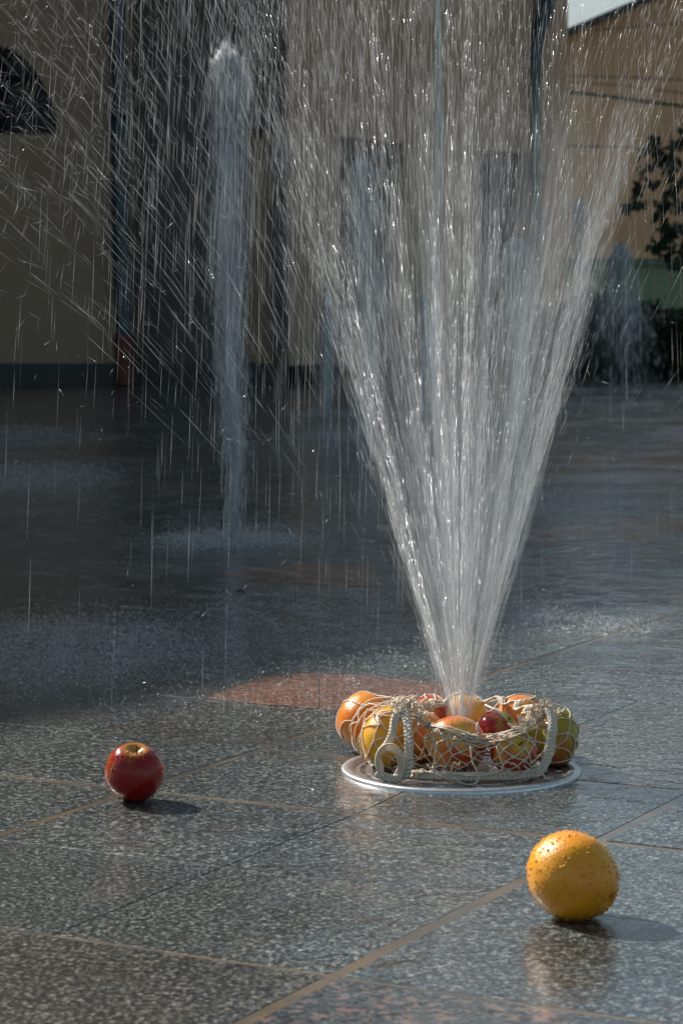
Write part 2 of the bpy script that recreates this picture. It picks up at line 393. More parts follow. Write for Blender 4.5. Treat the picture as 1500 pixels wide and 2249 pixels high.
for i in range(len(a_lines) - 1):
    for j in range(len(b_lines) - 1):
        a0, a1, b0, b1 = a_lines[i], a_lines[i + 1], b_lines[j], b_lines[j + 1]
        if not visible(a0, a1, b0, b1): continue
        mid = AB((a0 + a1) / 2, (b0 + b1) / 2)
        ga0 = wide_a.get(a0, .0005); ga1 = wide_a.get(a1, .0005); gb0 = wide_b.get(b0, .00025); gb1 = wide_b.get(b1, .00025)
        A0, A1, B0, B1 = a0 + ga0, a1 - ga1, b0 + gb0, b1 - gb1
        mat = M['granite_warm'] if (a1 < 2.1 or R_.random() < 0.18) else M['granite']
        if a1 < 2.2 and b0 > -1.2 and b1 < -0.4: mat = M['granite_fleck']
        if mid.y > 5 and R_.random() < 0.03: mat = M['granite_pink']
        if (a0, b0) == (3.418, -2.05) or (a0, b0) == (3.418, -1.76): mat = M['granite']
        tz = R_.choice((0.0, 0.0, 0.0004, -0.0004))
        if abs((a0 + a1) / 2 - 3.075) < 0.35 and abs((b0 + b1) / 2 + 1.445) < 0.34 and math.hypot(min(abs(A0 - 3.075), abs(A1 - 3.075)), min(abs(B0 + 1.445), abs(B1 + 1.445))) < 0.05:
            # corner slab cut round the grate
            sa = 1 if (a0 + a1) / 2 > 3.075 else -1; sb = 1 if (b0 + b1) / 2 > -1.445 else -1
            rg = 0.1615; far_a = A1 if sa > 0 else A0; far_b = B1 if sb > 0 else B0
            na = A0 if sa > 0 else A1; nb_ = B0 if sb > 0 else B1
            t0 = math.asin(abs(nb_ + 1.445) / rg); t1 = math.acos(abs(na - 3.075) / rg)
            pts = [AB(3.075 + sa * rg * math.cos(t), -1.445 + sb * rg * math.sin(t)) for t in np.linspace(t0, t1, 14)]
            pts += [AB(na, far_b), AB(far_a, far_b), AB(far_a, nb_)]
            slab_obj(pts, mat); continue
        slab_obj([AB(A0, B0), AB(A1, B0), AB(A1, B1), AB(A0, B1)], mat, top=tz); far_slabs += 1
# pink granite inlays with a curved edge, laid flush on the grey slabs
def inlay(pxs, mat):
    pts = [G(*p) for p in pxs]
    for p in pts: p.z = 0.0014
    slab_obj(pts, mat, 'curved_inlay_slab', 0.0, 0.005)
inlay([(455, 1534), (500, 1518), (545, 1500), (590, 1488), (640, 1481), (690, 1479), (700, 1480), (700, 1557), (600, 1549)], M['granite_pink'])
inlay([(702.5, 1480), (760, 1483), (840, 1489), (960, 1500), (1010, 1506), (1010, 1585), (860, 1571), (702.5, 1557.3)], M['granite_pink'])
inlay([(490, 1262), (560, 1248), (660, 1241), (760, 1241), (830, 1246), (830, 1290), (640, 1281)], M['granite_pink'])
inlay([(1215, 1003), (1300, 996), (1420, 998), (1560, 1004), (1560, 1036), (1380, 1030), (1250, 1020)], M['granite_pink'])

# ---------------------------------------------------------------- drain grate
grate = thing('drain_grate', 'round steel drain grate under the net bag of fruit, with a bright flat rim', 'drain grate', GC)
def lathe(profile, seg=64, close=False):
    v = []; f = []; k = len(profile)
    for i in range(seg):
        a = 2 * math.pi * i / seg
        for r, z in profile: v.append((r * math.cos(a), r * math.sin(a), z))
    for i in range(seg):
        for j in range(k - 1 if not close else k):
            a0 = i * k + j; a1 = i * k + (j + 1) % k; b0 = ((i + 1) % seg) * k + j; b1 = ((i + 1) % seg) * k + (j + 1) % k
            f.append((a0, b0, b1, a1))
    me = bpy.data.meshes.new('lathe'); me.from_pydata(v, [], f); smooth(me); return me
ringm = lathe([(0.161, -0.01), (0.1612, 0.003), (0.1595, 0.0048), (0.146, 0.0048), (0.1445, 0.0035), (0.1442, -0.01)], 96, True)
link('rim', ringm, grate, M['steel'])
t = Tubes()
bm = bmesh.new()
for ri in (0.025, 0.05, 0.075, 0.1, 0.125, 0.142):
    for k in range(int(ri * 400)):
        n_ = int(ri * 400); a0 = 2 * math.pi * k / n_; a1 = 2 * math.pi * (k + .999) / n_
        p0 = Vector((math.cos(a0), math.sin(a0), 0)); p1 = Vector((math.cos(a1), math.sin(a1), 0))
        q = [p0 * (ri - .006), p1 * (ri - .006), p1 * (ri + .0035), p0 * (ri + .0035)]
        vs = [bm.verts.new(x + Vector((0, 0, 0.001))) for x in q] + [bm.verts.new(x + Vector((0, 0, -0.004))) for x in q]
        for fc in ((0, 1, 2, 3), (0, 4, 5, 1), (2, 6, 7, 3)): bm.faces.new([vs[z] for z in fc])
for k in range(24):
    a = 2 * math.pi * k / 24; d = Vector((math.cos(a), math.sin(a), 0)); w = Vector((-d.y, d.x, 0))
    add_box(bm, d * 0.082 + Vector((0, 0, -0.0012)), d * 0.06, w * 0.003, Vector((0, 0, 0.0018)))
bmesh.ops.recalc_face_normals(bm, faces=bm.faces)
link('slotted_plate', bm_mesh('slotted_plate', bm), grate, M['steel'])
pm = lathe([(0.0, -0.016), (0.143, -0.016), (0.1435, -0.003)], 48)
link('catch_basin', pm, grate, M['steel_dark'])

# ================================================================ BUILDINGS
def wall_holes(name, P0, ux, outer, holes, thick, mat, root):
    """outer/holes in (s,z) coordinates on a plane through P0 with horizontal axis ux; thickness goes behind"""
    bm = bmesh.new(); nrm = Vector((0, 0, 1)).cross(ux) * 1.0
    if nrm.y < 0: nrm = -nrm
    def W(s, z): return P0 + ux * s + Vector((0, 0, z))
    edges = []
    for loop in [outer] + holes:
        vs = [bm.verts.new(W(*q)) for q in loop]
        for i in range(len(vs)): edges.append(bm.edges.new((vs[i], vs[(i + 1) % len(vs)])))
    bmesh.ops.triangle_fill(bm, use_beauty=True, use_dissolve=False, edges=edges)
    r = bmesh.ops.extrude_face_region(bm, geom=bm.faces[:])
    bmesh.ops.translate(bm, verts=[g for g in r['geom'] if isinstance(g, bmesh.types.BMVert)], vec=nrm * thick)
    bmesh.ops.recalc_face_normals(bm, faces=bm.faces)
    return child(name, bm_mesh(name, bm), root, mat)
Zv = Vector((0, 0, 1))
# --- left house, frontal
YL = 15.9
left = thing('plaster_house', 'tall brown plaster house on the left with a fan-shaped dark window and dark plinth', 'building', (R(-300, 850, YL).x, YL, 0))
def XL(px, Y=YL): return R(px, 613, Y).x
def ZL(py, Y=YL): return R(750, py, Y).z
P0 = Vector((0, YL, 0)); ux = Vector((1, 0, 0))
arch = [(XL(-150), ZL(295)), (XL(133), ZL(295)), (XL(128), ZL(255)), (XL(113), ZL(210)), (XL(92), ZL(168)), (XL(62), ZL(130)), (XL(28), ZL(106)), (XL(-10), ZL(98)), (XL(-50), ZL(106)), (XL(-90), ZL(130)), (XL(-125), ZL(180)), (XL(-145), ZL(240))]
wall_holes('wall', P0, ux, [(XL(-1500), 0), (XL(288), 0), (XL(288), 9.5), (XL(-1500), 9.5)], [arch], 0.3, M['ochre'], left)
child('roof', box_mesh('roof', ((XL(-1500) + XL(288)) / 2, YL + 1.5, 9.6), ((XL(288) - XL(-1500)) / 2 + .1, 0, 0), (0, 1.8, 0), (0, 0, .09)), left, M['roof'])
child('plinth', box_mesh('plinth', ((XL(-1500) + XL(288)) / 2, YL - 0.03, ZL(798) / 2), ((XL(288) - XL(-1500)) / 2, 0, 0), (0, 0.04, 0), (0, 0, ZL(798) / 2), 0.004), left, M['plinth'])
win = child('window', wall_holes('x', Vector((0, YL + .16, 0)), ux, [(s * 1, z) for s, z in arch], [[(XL(-9) + (s - XL(-9)) * .86, ZL(288) + (z - ZL(295)) * .88) for s, z in arch]], 0.08, M['frame_dark'], left).data, left, [])
bpy.data.objects.remove([o for o in left.children if o.name.startswith('x')][0])
bm = bmesh.new(); f_ = bm.faces.new([bm.verts.new(Vector((s, YL + .22, z))) for s, z in arch]); me = bm_mesh('pane', bm)
link('pane', me, win, M['glass'])
t = Tubes()
t.add([Vector((XL(-145), YL + .15, ZL(166))), Vector((XL(92), YL + .15, ZL(166)))], 0.022, 4)
for a in (-60, 2):
    t.add([Vector((XL(a), YL + .15, ZL(292))), Vector((XL(a * 1.1), YL + .15, ZL(110 + abs(a) * .6)))], 0.018, 4)
link('glazing_bars', t.mesh('glazing_bars'), win, M['frame_dark'])
# --- bay between left house and middle house, its shade put into dark plaster
bay = thing('recessed_bay', 'bay of wall coloured dark for shade, with a dark-backed passage, between the left and middle houses', 'building', (XL(450), YL + .1, 0))
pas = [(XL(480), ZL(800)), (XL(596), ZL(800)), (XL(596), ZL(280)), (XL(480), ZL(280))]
wall_holes('wall', Vector((0, YL + .12, 0)), ux, [(XL(288.5), 0), (XL(632), 0), (XL(632), 9.0), (XL(288.5), 9.0)], [pas], 0.25, M['shade_dark_plaster'], bay)
child('passage_back', box_mesh('pb', (XL(538), YL + .45, 1.5), (.26, 0, 0), (0, .05, 0), (0, 0, 1.5)), bay, M['plinth'])  # dark panel close behind the opening, in place of shaded depth
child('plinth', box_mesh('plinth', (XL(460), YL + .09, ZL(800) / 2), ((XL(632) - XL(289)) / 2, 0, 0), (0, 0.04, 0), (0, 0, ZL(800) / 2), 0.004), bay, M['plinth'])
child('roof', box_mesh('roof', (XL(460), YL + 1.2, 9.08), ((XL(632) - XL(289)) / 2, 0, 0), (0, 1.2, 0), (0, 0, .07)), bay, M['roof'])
# --- middle house, its front runs away to the right
PM = G(631, 843); um = AX.copy()
mid_h = thing('plaster_house', 'brown plaster house in the middle, its front with two dark doorways running away right', 'building', PM)
def s_of(px):
    k = (px - CX) / FPX        # X = k*Y approx (rays have y=1 nearly)
    return (PM.x - k * PM.y) / (k * um.y - um.x)
def on_mid(px, py):
    s = s_of(px); P = PM + um * s
    return (s, R(px, py, P.y).z)
hl1 = [(745, 660), (885, 660), (885, 315), (745, 300)]
hl2 = [(1050, 660), (1156, 660), (1156, 336), (1050, 330)]
holes = []
for h in (hl1, hl2):
    q = [on_mid(*p) for p in h]; zt = (q[2][1] + q[3][1]) / 2; q[2] = (q[2][0], zt); q[3] = (q[3][0], zt); zb = 0.26; q[0] = (q[0][0], zb); q[1] = (q[1][0], zb); holes.append(q)
smax = s_of(1240); HM = 3.9
wall_holes('wall', PM, um, [(0, 0), (smax, 0), (smax, HM), (0, HM)], holes, 0.3, M['umber'], mid_h)
nm = Vector((-um.y, um.x, 0))        # pointing into the house (left/back)
if nm.y < 0: nm = -nm
for q in holes:
    sc_, w_ = (q[0][0] + q[1][0]) / 2, (q[1][0] - q[0][0]) / 2
    zb, zt = q[0][1], q[2][1]
    dr = child('door', box_mesh('door', PM + um * sc_ + nm * 0.20 + Zv * ((zt + zb) / 2), um * w_, nm * .02, Zv * ((zt - zb) / 2)), mid_h, M['glass'])
    t = Tubes()
    fr = bmesh.new()
    for ds in (-1, 1): add_box(fr, PM + um * (sc_ + ds * (w_ - .09)) + nm * .13 + Zv * ((zt + zb) / 2), um * .085, nm * .045, Zv * ((zt - zb) / 2))
    add_box(fr, PM + um * sc_ + nm * .127 + Zv * (zt - .065), um * (w_ - .01), nm * .045, Zv * .06)
    add_box(fr, PM + um * sc_ + nm * .127 + Zv * (zb + (zt - zb) * .55), um * (w_ - .01), nm * .03, Zv * .02)
    bmesh.ops.recalc_face_normals(fr, faces=fr.faces)
    o = link('frame', bm_mesh('frame', fr), dr, M['reveal'])
    o.matrix_parent_inverse = Matrix.Identity(4)
child('end_wall', box_mesh('end_wall', PM + um * (smax - .1) + nm * 2.2 + Zv * HM / 2, um * .1, nm * 1.88, Zv * (HM / 2 - .002)), mid_h, M['umber'])
child('plinth', box_mesh('plinth', PM + um * smax / 2 - nm * .03 + Zv * .058, um * smax / 2, nm * .028, Zv * .055, .004), mid_h, M['plinth'])
child('roof', box_mesh('roof', PM + um * smax / 2 + nm * 1.8 + Zv * (HM + .08), um * (smax / 2), nm * 1.8, Zv * .07), mid_h, M['roof'])
# --- right house, far, with a gable
YR = 27.0
right = thing('gabled_house', 'tan house far right with a sloping roof edge against the sky, behind cables and leaves', 'building', (R(1500, 800, YR).x, YR, 0))
g = [(1100, 142), (1240, 82), (1390, 18), (1640, -89), (2100, 106)]
pts = [(R(p[0], 613, YR).x, R(p[0], p[1], YR).z) for p in g]
wall_holes('wall', Vector((0, YR, 0)), ux, [(pts[0][0], 0), (pts[-1][0], 0)] + pts[::-1], [], 6, M['tan'], right)
bm = bmesh.new()
for i in range(1, 3 + 1):
    pass
ra = Vector((pts[0][0], YR, pts[0][1])); rb = Vector((pts[3][0], YR, pts[3][1])); rc = Vector((pts[4][0], YR, pts[4][1]))
for p, q in ((ra, rb), (rb, rc)):
    d = (q - p); L_ = d.length; d.normalize(); up = Vector((-d.z, 0, d.x))
    if up.z < 0: up = -up
    add_box(bm, (p + q) / 2 + Vector((0, 2.9, 0)) + up * .04, d * L_ / 2, Vector((0, 3.1, 0)), up * .035)
bmesh.ops.recalc_face_normals(bm, faces=bm.faces)
child('roof', bm_mesh('roof', bm), right, M['roof'])
# --- pale shed/awning in green panels
YK = 22.5
kiosk = thing('green_shed', 'low pale green shed behind the hedge at the right edge', 'shed', (R(1400, 800, YK).x, YK, 0))
def RK(px, py): return R(px, py, YK)
x0, x1 = RK(1235, 600).x, RK(1640, 600).x
z0, z1 = RK(1400, 680).z, RK(1400, 585).z
nb = 14
for k in range(nb):
    w = (x1 - x0) / nb
    child('panel', box_mesh('panel', (x0 + w * (k + .5), YK, (z0 + z1) / 2), (w / 2 - .006, 0, 0), (0, .03, 0), (0, 0, (z1 - z0) / 2)), kiosk, M['green_panel'])
child('roof_edge', box_mesh('re', ((x0 + x1) / 2, YK + .5, z1 + .035), ((x1 - x0) / 2 + .05, 0, 0), (0, .6, 0), (0, 0, .033), .008), kiosk, M['green_trim'])
child('wall', box_mesh('w', ((x0 + x1) / 2, YK + .12, z0 / 2), ((x1 - x0) / 2, 0, 0), (0, .05, 0), (0, 0, z0 / 2)), kiosk, M['shade_dark_plaster'])
child('chimney', box_mesh('c', (RK(1369, 560).x, YK + .3, RK(1369, 555).z), (.03, 0, 0), (0, .03, 0), (0, 0, .09)), kiosk, M['roof'])
# --- building that throws the shade, off to the left
D0 = G(0, 1605); D1 = G(1100, 1395)
dl = (D1 - D0).normalized(); HB = 8.0
off = Vector((-to_sun.x, -to_sun.y, 0)).normalized() * (HB / math.tan(SUN_EL))
Ps = D0 - off; nl = Vector((-dl.y, dl.x, 0))
sh = thing('apartment_block', 'plain plaster block standing outside the picture to the left', 'building', Ps)
child('wall', box_mesh('wall', Ps + dl * 0.5 + nl * 2 + Zv * HB / 2, dl * 6.2, nl * 2, Zv * HB / 2), sh, M['ochre'])

# --- drainpipes
def pipe(px_pts, Y, r, label, red=None, group='drainpipes'):
    base = R(*px_pts[-1], Y); root = thing('drainpipe', label, 'drainpipe', (base.x, Y, 0), group)
    t = Tubes(); P = [R(p[0], p[1], Y) for p in px_pts]
    t.add(catmull(P, 5), r, 12); child('pipe', t.mesh('pipe'), root, M['teal_paint'])
    for fr in (0.35, 0.7):
        c = P[0].lerp(P[-1], fr); 
        i = min(range(len(P)), key=lambda k: abs(P[k].z - c.z))
        for k in range(len(P) - 1):
            if (P[k].z - c.z) * (P[k + 1].z - c.z) <= 0 and P[k].z != P[k + 1].z:
                c = P[k].lerp(P[k + 1], (P[k].z - c.z) / (P[k].z - P[k + 1].z)); break
        t2 = Tubes(); t2.add([c - Zv * .02, c + Zv * .02], r * 1.18, 12); child('bracket', t2.mesh('bracket'), root, M['teal_paint'])
    if red:
        Q = [R(p[0], p[1], Y - .01) for p in red]; t3 = Tubes(); t3.add(Q, r * 1.12, 12)
        child('foot_pipe', t3.mesh('foot_pipe'), root, M['rust_paint'])
    return root
pipe([(255, -900), (258, -100), (262, 200), (266, 500), (271, 740)], YL - .12, .055, 'dark teal drainpipe with a rusty red foot at the corner of the left house', [(271, 735), (278, 845)])
YP = (PM + um * s_of(1180)).y - .12
pipe([(1212, -600), (1204, -60), (1200, 0), (1190, 55), (1176, 95), (1172, 150), (1172, 400), (1170, 640), (1168, 800)], YP, .065, 'dark teal drainpipe with a bend near its top, right of the two doorways')
# --- cables
def cable(pp, r, label):
    P = [R(px, py, 23.5) for px, py in pp]
    t = Tubes(); c = catmull(P, 8); t.add(c, r, 6)
    me = t.mesh('cable')
    o = link('overhead_cable', me, None, M['cable']); tag(o, label, 'cable', 'cables across the tan house'); return o
cable([(1180, 162), (1240, 166), (1370, 170), (1500, 176), (1700, 190)], .007, 'thin cable highest of the level ones below the roof of the tan house')
cable([(1180, 176), (1300, 183), (1400, 192), (1500, 205), (1700, 236)], .006, 'thin sagging cable just above the thick black cable')
cable([(1180, 194), (1240, 200), (1330, 211), (1420, 223), (1500, 233), (1700, 262)], .017, 'thick black double cable sloping down across the tan house')
cable([(1180, 318), (1240, 320), (1330, 322), (1420, 326), (1560, 330)], .011, 'level dark cable meeting the leafy branch')
cable([(1180, 75), (1310, 66), (1420, 56), (1500, 50), (1700, 30)], .006, 'thin cable rising to the right just under the roof slope')

# ================================================================ PLANTS
def leaf_geo(n, sampler, size, name='foliage'):
    v = np.zeros((n * 6, 3)); f = []
    for i in range(n):
        p, s = sampler(); s *= size
        d = Vector((R_.gauss(0, 1), R_.gauss(0, 1), R_.gauss(-.3, .7))).normalized(); w = d.orthogonal().normalized()
        w.rotate(Matrix.Rotation(R_.random() * 6.28, 3, d)); nn = d.cross(w)
        q = [p, p + d * s * .35 + w * s * .28 + nn * s * .05, p + d * s * .75 + w * s * .2, p + d * s, p + d * s * .75 - w * s * .2, p + d * s * .35 - w * s * .28 + nn * s * .05]
        for k in range(6): v[i * 6 + k] = q[k]
        f.append([i * 6 + k for k in range(6)])
    return from_np(name, v, np.array(f))
hx0, hx1 = R(985, 800, 17.3).x, R(1680, 800, 17.3).x
hz = R(1300, 668, 17.3).z
hedge = thing('hedge', 'dark leafy hedge along the far edge of the square, below the green shed', 'hedge', ((hx0 + hx1) / 2, 17.3, 0))
def hs():
    x = R_.uniform(hx0, hx1); top = hz * (0.85 + .28 * noise.noise(Vector((x * 2.2, 0, 3))) + .12 * noise.noise(Vector((x * 9, 1, 3))))
    if R_.random() < .6: y = 17.0 + .25 * noise.noise(Vector((x * 3, R_.random() * 3, 0))); z = R_.random() ** .8 * top
    else: y = R_.uniform(16.95, 17.6); z = top * R_.uniform(.8, 1.06)
    return Vector((x, y, z)), R_.uniform(.6, 1.3)
fo = child('foliage', leaf_geo(11000, hs, .045), hedge, M['leaf']); fo['kind'] = 'stuff'
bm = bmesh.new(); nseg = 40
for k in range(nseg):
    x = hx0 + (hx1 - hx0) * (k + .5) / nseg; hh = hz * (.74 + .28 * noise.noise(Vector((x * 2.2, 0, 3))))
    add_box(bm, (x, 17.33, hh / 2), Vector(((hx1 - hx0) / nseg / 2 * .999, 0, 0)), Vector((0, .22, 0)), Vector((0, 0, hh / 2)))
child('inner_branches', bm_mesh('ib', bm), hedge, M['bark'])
# railing
rl = thing('railing', 'black railing behind the hedge in front of the green shed', 'railing', (R(1400, 700, 18).x, 18.0, 0))
for zz, nm_ in ((R(1400, 683, 18).z, 'top_rail'), (R(1400, 745, 18).z, 'lower_rail')):
    child(nm_, box_mesh('r', ((R(1330, 700, 18).x + R(1700, 700, 18).x) / 2, 18, zz), ((R(1700, 700, 18).x - R(1330, 700, 18).x) / 2, 0, 0), (0, .02, 0), (0, 0, .016)), rl, M['cable'])
for px in range(1335, 1700, 33):
    child('baluster', box_mesh('b', (R(px, 700, 18).x, 18, R(px, 683, 18).z / 2), (.012, 0, 0), (0, .012, 0), (0, 0, R(px, 683, 18).z / 2 - .016)), rl, M['cable'])
for px, py, s, lab in ((1446, 703, .048, 'small pale blossom head behind the railing, the left and larger one'), (1492, 702, .045, 'small pale blossom head behind the railing at the picture edge'), (1433, 735, .02, 'tiny pinkish blossom head low in the dark hedge')):
    c = R(px, py, 18.1 if s > .03 else 16.9)
    bm = bmesh.new()
    for k in range(24):
        d = Vector((R_.gauss(0, 1), R_.gauss(0, 1), R_.gauss(0, 1))).normalized() * s * .7 * Vector((1, 1, 1.25)).length / 1.8
        bmesh.ops.create_icosphere(bm, subdivisions=1, radius=s * .35, matrix=Matrix.Translation(d))
    o = link('blossom_head', bm_mesh('blossom_head', bm), None, M['blossom'], c); tag(o, lab, 'flower')
# low plants in front of shed
for k, (px, py, hpx, lab) in enumerate(((1300, 668, 34, 'small dark shrub poking up left before the green shed'), (1425, 676, 22, 'small twiggy shrub before the green shed, right of the umbrella jet'), (1060, 690, 40, 'dark bush top left end of the hedge, beside the doorway'))):
    c = R(px, py, 17.6); s_ = hpx / 5600 * 17.6
    sh_ = thing('shrub', lab, 'shrub', (c.x, 17.6, 0))
    def ss(c=c, s_=s_): return c + Vector((R_.gauss(0, s_ * .55), R_.gauss(0, s_ * .4), R_.gauss(0, s_ * .4))), R_.uniform(.5, 1.1)
    child('foliage', leaf_geo(260, ss, .04), sh_, M['leaf'])
    t = Tubes(); t.add([Vector((c.x, 17.6, 0)), c], [.012, .005], 5); child('stem', t.mesh('stem'), sh_, M['bark'])
# overhanging tree
YT = 12.0
tree = thing('tree', 'tree whose leafy dark branch hangs into the picture at the right edge', 'tree', (R(1880, 900, YT).x, YT, 0))
def RT(px, py, dy=0.0): return R(px, py, YT + dy)
t = Tubes()
tb = Vector((RT(1880, 900).x, YT, 0)); t.add([tb, tb + Vector((.02, 0, .7)), RT(1850, 420)], [.11, .09, .07], 10)
child('trunk', t.mesh('trunk'), tree, M['bark'])
limbs = [[(1850, 420), (1720, 250), (1580, 210), (1490, 260)], [(1580, 210), (1500, 300), (1440, 330), (1430, 300)], [(1500, 300), (1460, 350), (1415, 380), (1390, 430), (1362, 462)], [(1720, 250), (1560, 300), (1500, 390), (1462, 440), (1470, 540)], [(1560, 300), (1530, 420), (1500, 520), (1490, 580)], [(1462, 440), (1450, 500), (1455, 550)], [(1500, 300), (1480, 320), (1470, 290)]]
t = Tubes(); lp = []
for q in limbs:
    P = catmull([RT(x, y, R_.uniform(-.15, .15)) for x, y in q], 6)
    t.add(P, list(np.linspace(.010, .0025, len(P))), 5)
    lp += [(p, P[min(k + 1, len(P) - 1)]) for k, p in enumerate(P) if 1380 < 1e9]
child('limb', t.mesh('limb'), tree, M['bark'])
# individual leaves share one mesh
bm = bmesh.new(); L = .046
rows = [(0, .0), (.2, .32), (.45, .42), (.7, .32), (1, 0)]
vl = []
for tt, ww in rows:
    z = -.25 * (tt - .5) ** 2 * L
    vl.append([bm.verts.new((s * ww * L * .62, tt * L, z + abs(s) * .12 * L * ww)) for s in ((-1, 0, 1) if ww else (0,))])
for k in range(len(vl) - 1):
    A_, B_ = vl[k], vl[k + 1]
    if len(A_) == 1: bm.faces.new((A_[0], B_[1], B_[0])); bm.faces.new((A_[0], B_[2], B_[1]))
    elif len(B_) == 1: bm.faces.new((A_[0], A_[1], B_[0])); bm.faces.new((A_[1], A_[2], B_[0]))
    else: bm.faces.new((A_[0], A_[1], B_[1], B_[0])); bm.faces.new((A_[1], A_[2], B_[2], B_[1]))
leafm = bm_mesh('leaf', bm); leafm.materials.append(M['leaf']); smooth(leafm)
cl = [(1345, 262, 0)]
centres = [(1437, 300, 10, 9), (1428, 318, 12, 10), (1450, 345, 18, 14), (1420, 365, 14, 12), (1398, 408, 12, 12), (1402, 438, 10, 8), (1372, 452, 9, 8), (1490, 300, 18, 16), (1470, 350, 22, 18), (1500, 360, 24, 16), (1478, 400, 22, 18), (1462, 440, 20, 16), (1500, 440, 26, 14), (1455, 490, 20, 18), (1482, 500, 22, 16), (1452, 530, 18, 16), (1490, 545, 22, 14), (1478, 570, 16, 12), (1530, 300, 30, 10), (1540, 420, 30, 10), (1420, 400, 8, 4), (1510, 530, 20, 8)]
nl_ = 0
for cx_, cy_, sp, n_ in centres:
    for k in range(n_):
        o = bpy.data.objects.new('leaf', leafm); C.objects.link(o); o.parent = tree
        p = RT(cx_ + R_.gauss(0, sp * .6), cy_ + R_.gauss(0, sp * .6), R_.gauss(0, .08))
        o.location = p - tree.location; s = R_.uniform(.95, 1.65); o.scale = (s, s, s)
        o.rotation_euler = (R_.uniform(-2.2, -.6), R_.uniform(-.8, .8), R_.uniform(0, 6.28)); nl_ += 1

